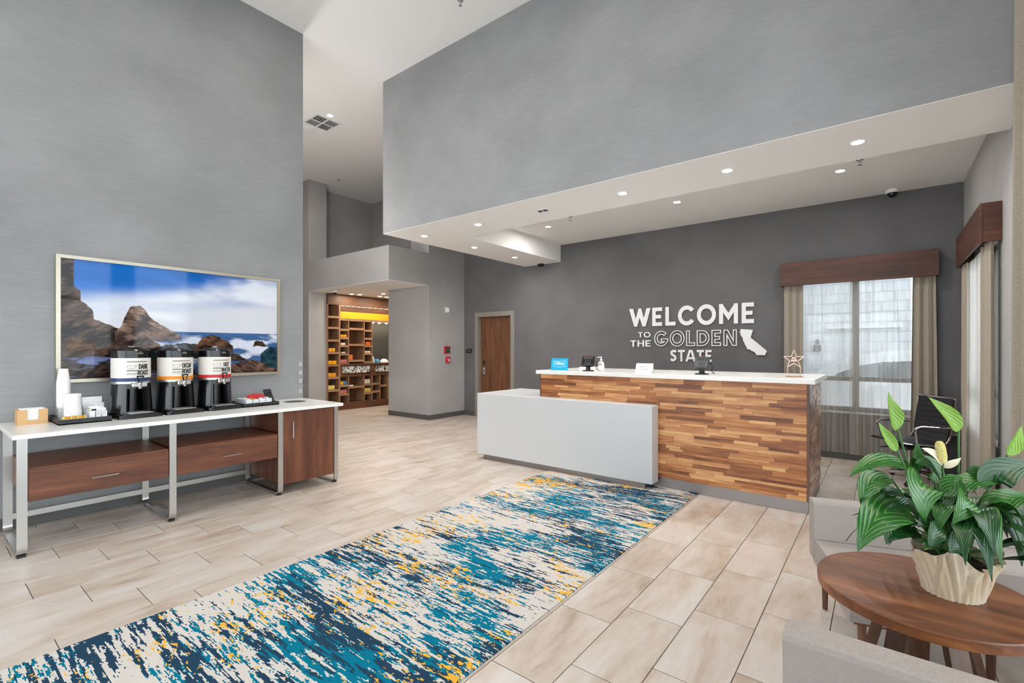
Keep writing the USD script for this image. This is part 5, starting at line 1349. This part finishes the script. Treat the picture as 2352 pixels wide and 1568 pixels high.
ROOT = lambda k: np.array([0.04 * math.cos(2.4 * k), 0.04 * math.sin(2.4 * k), 0.11])
Lv = [  # start, middle, tip (px measured, w forward), width, fold, material
    ((2100, 1196, .04), (2030, 1192, .09), (1974, 1280, .10), .150, .12, 'leaf_mid', None),
    ((2052, 1112, .02), (2002, 1122, .05), (1983, 1178, .05), .085, .25, 'leaf_mid', None),
    ((2110, 1092, .00), (2020, 1072, .00), (1955, 1108, .02), .075, .2, 'leaf_mid', None),
    ((2118, 1240, .05), (2068, 1226, .09), (2040, 1262, .10), .105, .2, 'leaf_dark', None),
    ((2112, 1104, .06), (2122, 1140, .13), (2130, 1212, .12), .130, .08, 'leaf_mid', VT * 1.0 + UP * 0.3),
    ((2218, 1148, .08), (2222, 1170, .13), (2190, 1218, .13), .095, .1, 'leaf_mid', VT * 1.0 + UP * 0.3),
    ((2276, 1132, .02), (2300, 1096, .04), (2400, 1076, .05), .125, .1, 'leaf_dark', VT * 1.0 + UP * 0.4),
    ((2285, 1196, .05), (2332, 1232, .09), (2352, 1312, .10), .105, .2, 'leaf_dark', None),
    ((2262, 1182, .03), (2318, 1160, .05), (2385, 1150, .05), .090, .2, 'leaf_mid', None),
    ((2290, 1215, .02), (2345, 1196, .04), (2400, 1225, .04), .095, .2, 'leaf_dark', None),
    ((2102, 1096, -.02), (2106, 1062, -.03), (2112, 1026, -.03), .060, .3, 'leaf_mid', VT),
    ((2150, 1120, -.02), (2140, 1082, -.03), (2095, 1060, -.02), .085, .15, 'leaf_mid', VT + UP),
    ((2165, 1118, .00), (2135, 1082, .02), (2105, 1075, .03), .07, .2, 'leaf_dark', None),
    ((2245, 1180, .10), (2262, 1206, .14), (2272, 1250, .15), .085, .15, 'leaf_mid', VT + UP * .4),
    ((2160, 1215, .12), (2150, 1240, .15), (2140, 1275, .15), .065, .2, 'leaf_dark', VT + UP * .4),
    ((2215, 1240, .13), (2200, 1262, .15), (2185, 1282, .16), .075, .15, 'leaf_dark', VT + UP * .5),
    ((2195, 1140, .02), (2240, 1118, .03), (2310, 1122, .03), .075, .2, 'leaf_mid', None),
    ((2240, 1118, -.02), (2250, 1096, -.02), (2262, 1088, -.01), .08, .2, 'leaf_mid', VT + UP),
    ((2170, 1150, .05), (2200, 1120, .06), (2215, 1112, .07), .08, .2, 'leaf_mid', None),
    ((2125, 1180, .08), (2085, 1172, .10), (2040, 1180, .10), .06, .25, 'leaf_dark', None),
    ((2075, 1150, .02), (2045, 1142, .03), (2018, 1160, .03), .05, .25, 'leaf_dark', None),
    ((2150, 1230, .10), (2130, 1215, .12), (2112, 1222, .13), .055, .2, 'leaf_dark', None),
]
for k, (b, m, t, w, fo, mn, n0) in enumerate(Lv):
    leaf('leaf', mn, pp(*b), pp(*m), pp(*t), w * 0.86, n0, fo + 0.12)
    stalk(ROOT(k), pp(*b), 0.0035, 0.02)
rp = np.random.default_rng(12)
for k in range(46):
    az = 2 * PI * (k * 0.381966) + rp.uniform(-0.3, 0.3)
    el = rp.uniform(0.1, 1.0)
    dv = np.array([math.cos(az), math.sin(az), 0])
    r0, r1 = 0.05 + 0.06 * (1 - el), 0.10 + 0.09 * (1 - el) + rp.uniform(0, 0.04)
    zb = 0.15 + 0.13 * el + rp.uniform(-0.02, 0.03)
    b = dv * r0 + UP * zb
    t = dv * (r0 + r1) + UP * (zb + rp.uniform(-0.10, 0.05))
    m = dv * (r0 + 0.55 * r1) + UP * (zb + 0.035 + 0.02 * el)
    leaf('leaf', 'leaf_dark' if k % 3 else 'leaf_mid', b, m, t, rp.uniform(0.055, 0.085), UP + dv * 0.25, rp.uniform(0.1, 0.3))
    stalk(ROOT(k + 30), b, 0.003, 0.01)


def spathe(label, b, m, t, w, col, stem0, n0=None, spad=True):
    leaf('spathe', col, b, m, t, w, n0 if n0 is not None else VT, 0.45, label)
    stalk(stem0, b, 0.0036, 0.0, 'flower_stem')


spathe('tall pale green spathe', pp(2066, 998, -.02), pp(2052, 962, -.02), pp(2045, 912, -.02), .070, 'spathe_green', pp(2100, 1110, 0), VT + VX * .3)
spathe('pale green spathe leaning left on long stem', pp(2206, 1002, -.01), pp(2180, 966, -.01), pp(2136, 922, -.01), .062, 'spathe_green', pp(2206, 1170, 0), VT + UP * .3)
spathe('small pale green spathe low on the left', pp(2066, 1046, .0), pp(2040, 1016, .0), pp(2022, 980, .0), .042, 'spathe_green', pp(2096, 1120, .02), VT + VX * .2)
spathe('pale green spathe at the far right', pp(2318, 1056, .02), pp(2334, 1028, .02), pp(2352, 988, .02), .050, 'spathe_green', pp(2280, 1130, .0), VT)
leaf('spathe', 'spathe_white', pp(2169, 1082, .02), pp(2148, 1054, .02), pp(2120, 1040, .02), .030, VT + VX * .6, 0.3, 'open white spathe curling away')
leaf('spathe', 'spathe_white', pp(2169, 1084, .02), pp(2192, 1076, .03), pp(2212, 1062, .03), .024, VT + UP, 0.3, 'open white spathe curling away')
stalk(pp(2172, 1150, .02), pp(2169, 1078, .02), 0.0035, 0, 'flower_stem')
sd = []
for k in range(150):
    h = (k + 0.5) / 150
    a = k * 2.39996
    rr_ = 0.0125 * math.sqrt(max(1 - (2 * h - 1) ** 4, 0.05))
    sd.append(mv(trimesh.creation.icosphere(1, 0.0028), rr_ * math.cos(a), rr_ * math.sin(a), 0.075 * h))
sd.append(mv(lathe([(0.008, 0), (0.0125, 0.01), (0.0125, 0.06), (0.006, 0.075)], n=16), 0, 0, 0))
S_ = trimesh.util.concatenate(sd)
S_ = rot(S_, 10, [VT[0], VT[1], 0])
c = pp(2170, 1074, .02)
obj(pt, 'spadix', mv(S_, *c), 'spadix', 'pale bumpy flower spike')

# ------------------------------------------------------------------ office chair (faces -y locally)
oc = thing('office_chair', 'black leather office chair with chrome arms by the window', 'office chair', (0.235, 6.80, 0), -52)
wv = lambda y, z: y
prof = arc([(0, -0.255, 0.465), (0, -0.20, 0.452), (0, 0.12, 0.430), (0, 0.215, 0.455), (0, 0.25, 0.56), (0, 0.30, 0.925)], 8, 0.12)
V, Fc = [], []
pr = np.array(prof)
seglen = np.r_[0, np.cumsum(np.linalg.norm(np.diff(pr, axis=0), axis=1))]
s = np.linspace(0, seglen[-1], 90)
Y, Z = np.interp(s, seglen, pr[:, 1]), np.interp(s, seglen, pr[:, 2])
dY, dZ = np.gradient(Y), np.gradient(Z)
ln = np.hypot(dY, dZ)
rib = 0.004 * np.abs(np.sin(s / 0.055 * PI)) ** 0.5
loop = np.r_[np.c_[Y - dZ / ln * (0.008 + rib), Z + dY / ln * (0.008 + rib)], np.c_[Y + dZ / ln * 0.012, Z - dY / ln * 0.012][::-1]]
half = 0
sl = Polygon(loop).buffer(0)
def xext(poly, x0, x1):
    m = trimesh.util.concatenate([trimesh.creation.extrude_polygon(g, x1 - x0, engine='earcut') for g in getattr(poly, 'geoms', [poly])])
    v = m.vertices
    m.vertices = np.c_[v[:, 2] + x0, v[:, 0], v[:, 1]]
    m.fix_normals()
    return m
cut = 0.50
seatp = sl.intersection(sbox(-1, 0, 1, cut))
backp = sl.intersection(sbox(-1, cut, 1, 2))
obj(oc, 'seat', xext(seatp, -0.21, 0.21), 'leather')
obj(oc, 'backrest', xext(backp, -0.21, 0.21), 'leather')
for sx in (-1, 1):
    obj(oc, 'side_rail', tube([(sx * 0.225, y, z) for y, z in zip(Y[::4], Z[::4])], 0.010, 8), 'chrome')
    arm = arc([(sx * 0.245, -0.12, 0.435), (sx * 0.262, -0.16, 0.62), (sx * 0.262, -0.10, 0.645), (sx * 0.262, 0.20, 0.625), (sx * 0.235, 0.262, 0.615)], 6, 0.05)
    obj(oc, 'armrest', tube(arm, 0.011, 8), 'chrome')
obj(oc, 'top_bar', tube([(-0.235, 0.30, 0.925), (0.235, 0.30, 0.925)], 0.011, 8), 'chrome')
obj(oc, 'mechanism', [bx(-0.10, 0.10, -0.12, 0.12, 0.36, 0.412, 0.015), tube([(0.08, -0.02, 0.375), (0.26, -0.05, 0.36)], 0.007), tube([(-0.08, -0.06, 0.375), (-0.2, -0.16, 0.34)], 0.007)], 'black_matte')
obj(oc, 'gas_lift', [lathe([(0.028, 0.09), (0.028, 0.26)], n=20), lathe([(0.016, 0.25), (0.016, 0.37)], n=16)], 'chrome')
for k in range(5):
    a = 2 * PI * k / 5 + 0.5
    cdir = np.array([math.cos(a), math.sin(a), 0])
    lg = obj(oc, 'base_leg', tube([cdir * 0.02 + UP * 0.105, cdir * 0.16 + UP * 0.095, cdir * 0.29 + UP * 0.07], [0.022, 0.018, 0.012], 8), 'chrome')
    cs = [rot(lathe([(0.024, -0.022), (0.026, -0.018), (0.026, -0.006), (0.024, -0.004)], n=16), 90, [0, 1, 0]), rot(lathe([(0.024, 0.004), (0.026, 0.006), (0.026, 0.018), (0.024, 0.022)], n=16), 90, [0, 1, 0])]
    obj(oc, 'caster', [mv(rotz(m, math.degrees(a)), cdir[0] * 0.29, cdir[1] * 0.29, 0.026) for m in cs] + [mv(cyl((0, 0, 0), 0.008, 0.03, 10), cdir[0] * 0.29, cdir[1] * 0.29, 0.04)], 'black_matte')

# small cabinet in the corner behind the chair
t = thing('corner_cabinet', 'small dark cabinet with light grey top in window corner', 'cabinet', (0.545, 7.25, 0))
obj(t, 'body', bx(-0.14, 0.13, -0.17, 0.17, 0.02, 0.50, 0.004), 'dark_grey')
obj(t, 'top', bx(-0.16, 0.14, -0.19, 0.19, 0.50, 0.535, 0.004), 'kick_steel', 'light grey top')
obj(t, 'plinth', bx(-0.12, 0.12, -0.15, 0.15, 0, 0.02), 'black_matte')
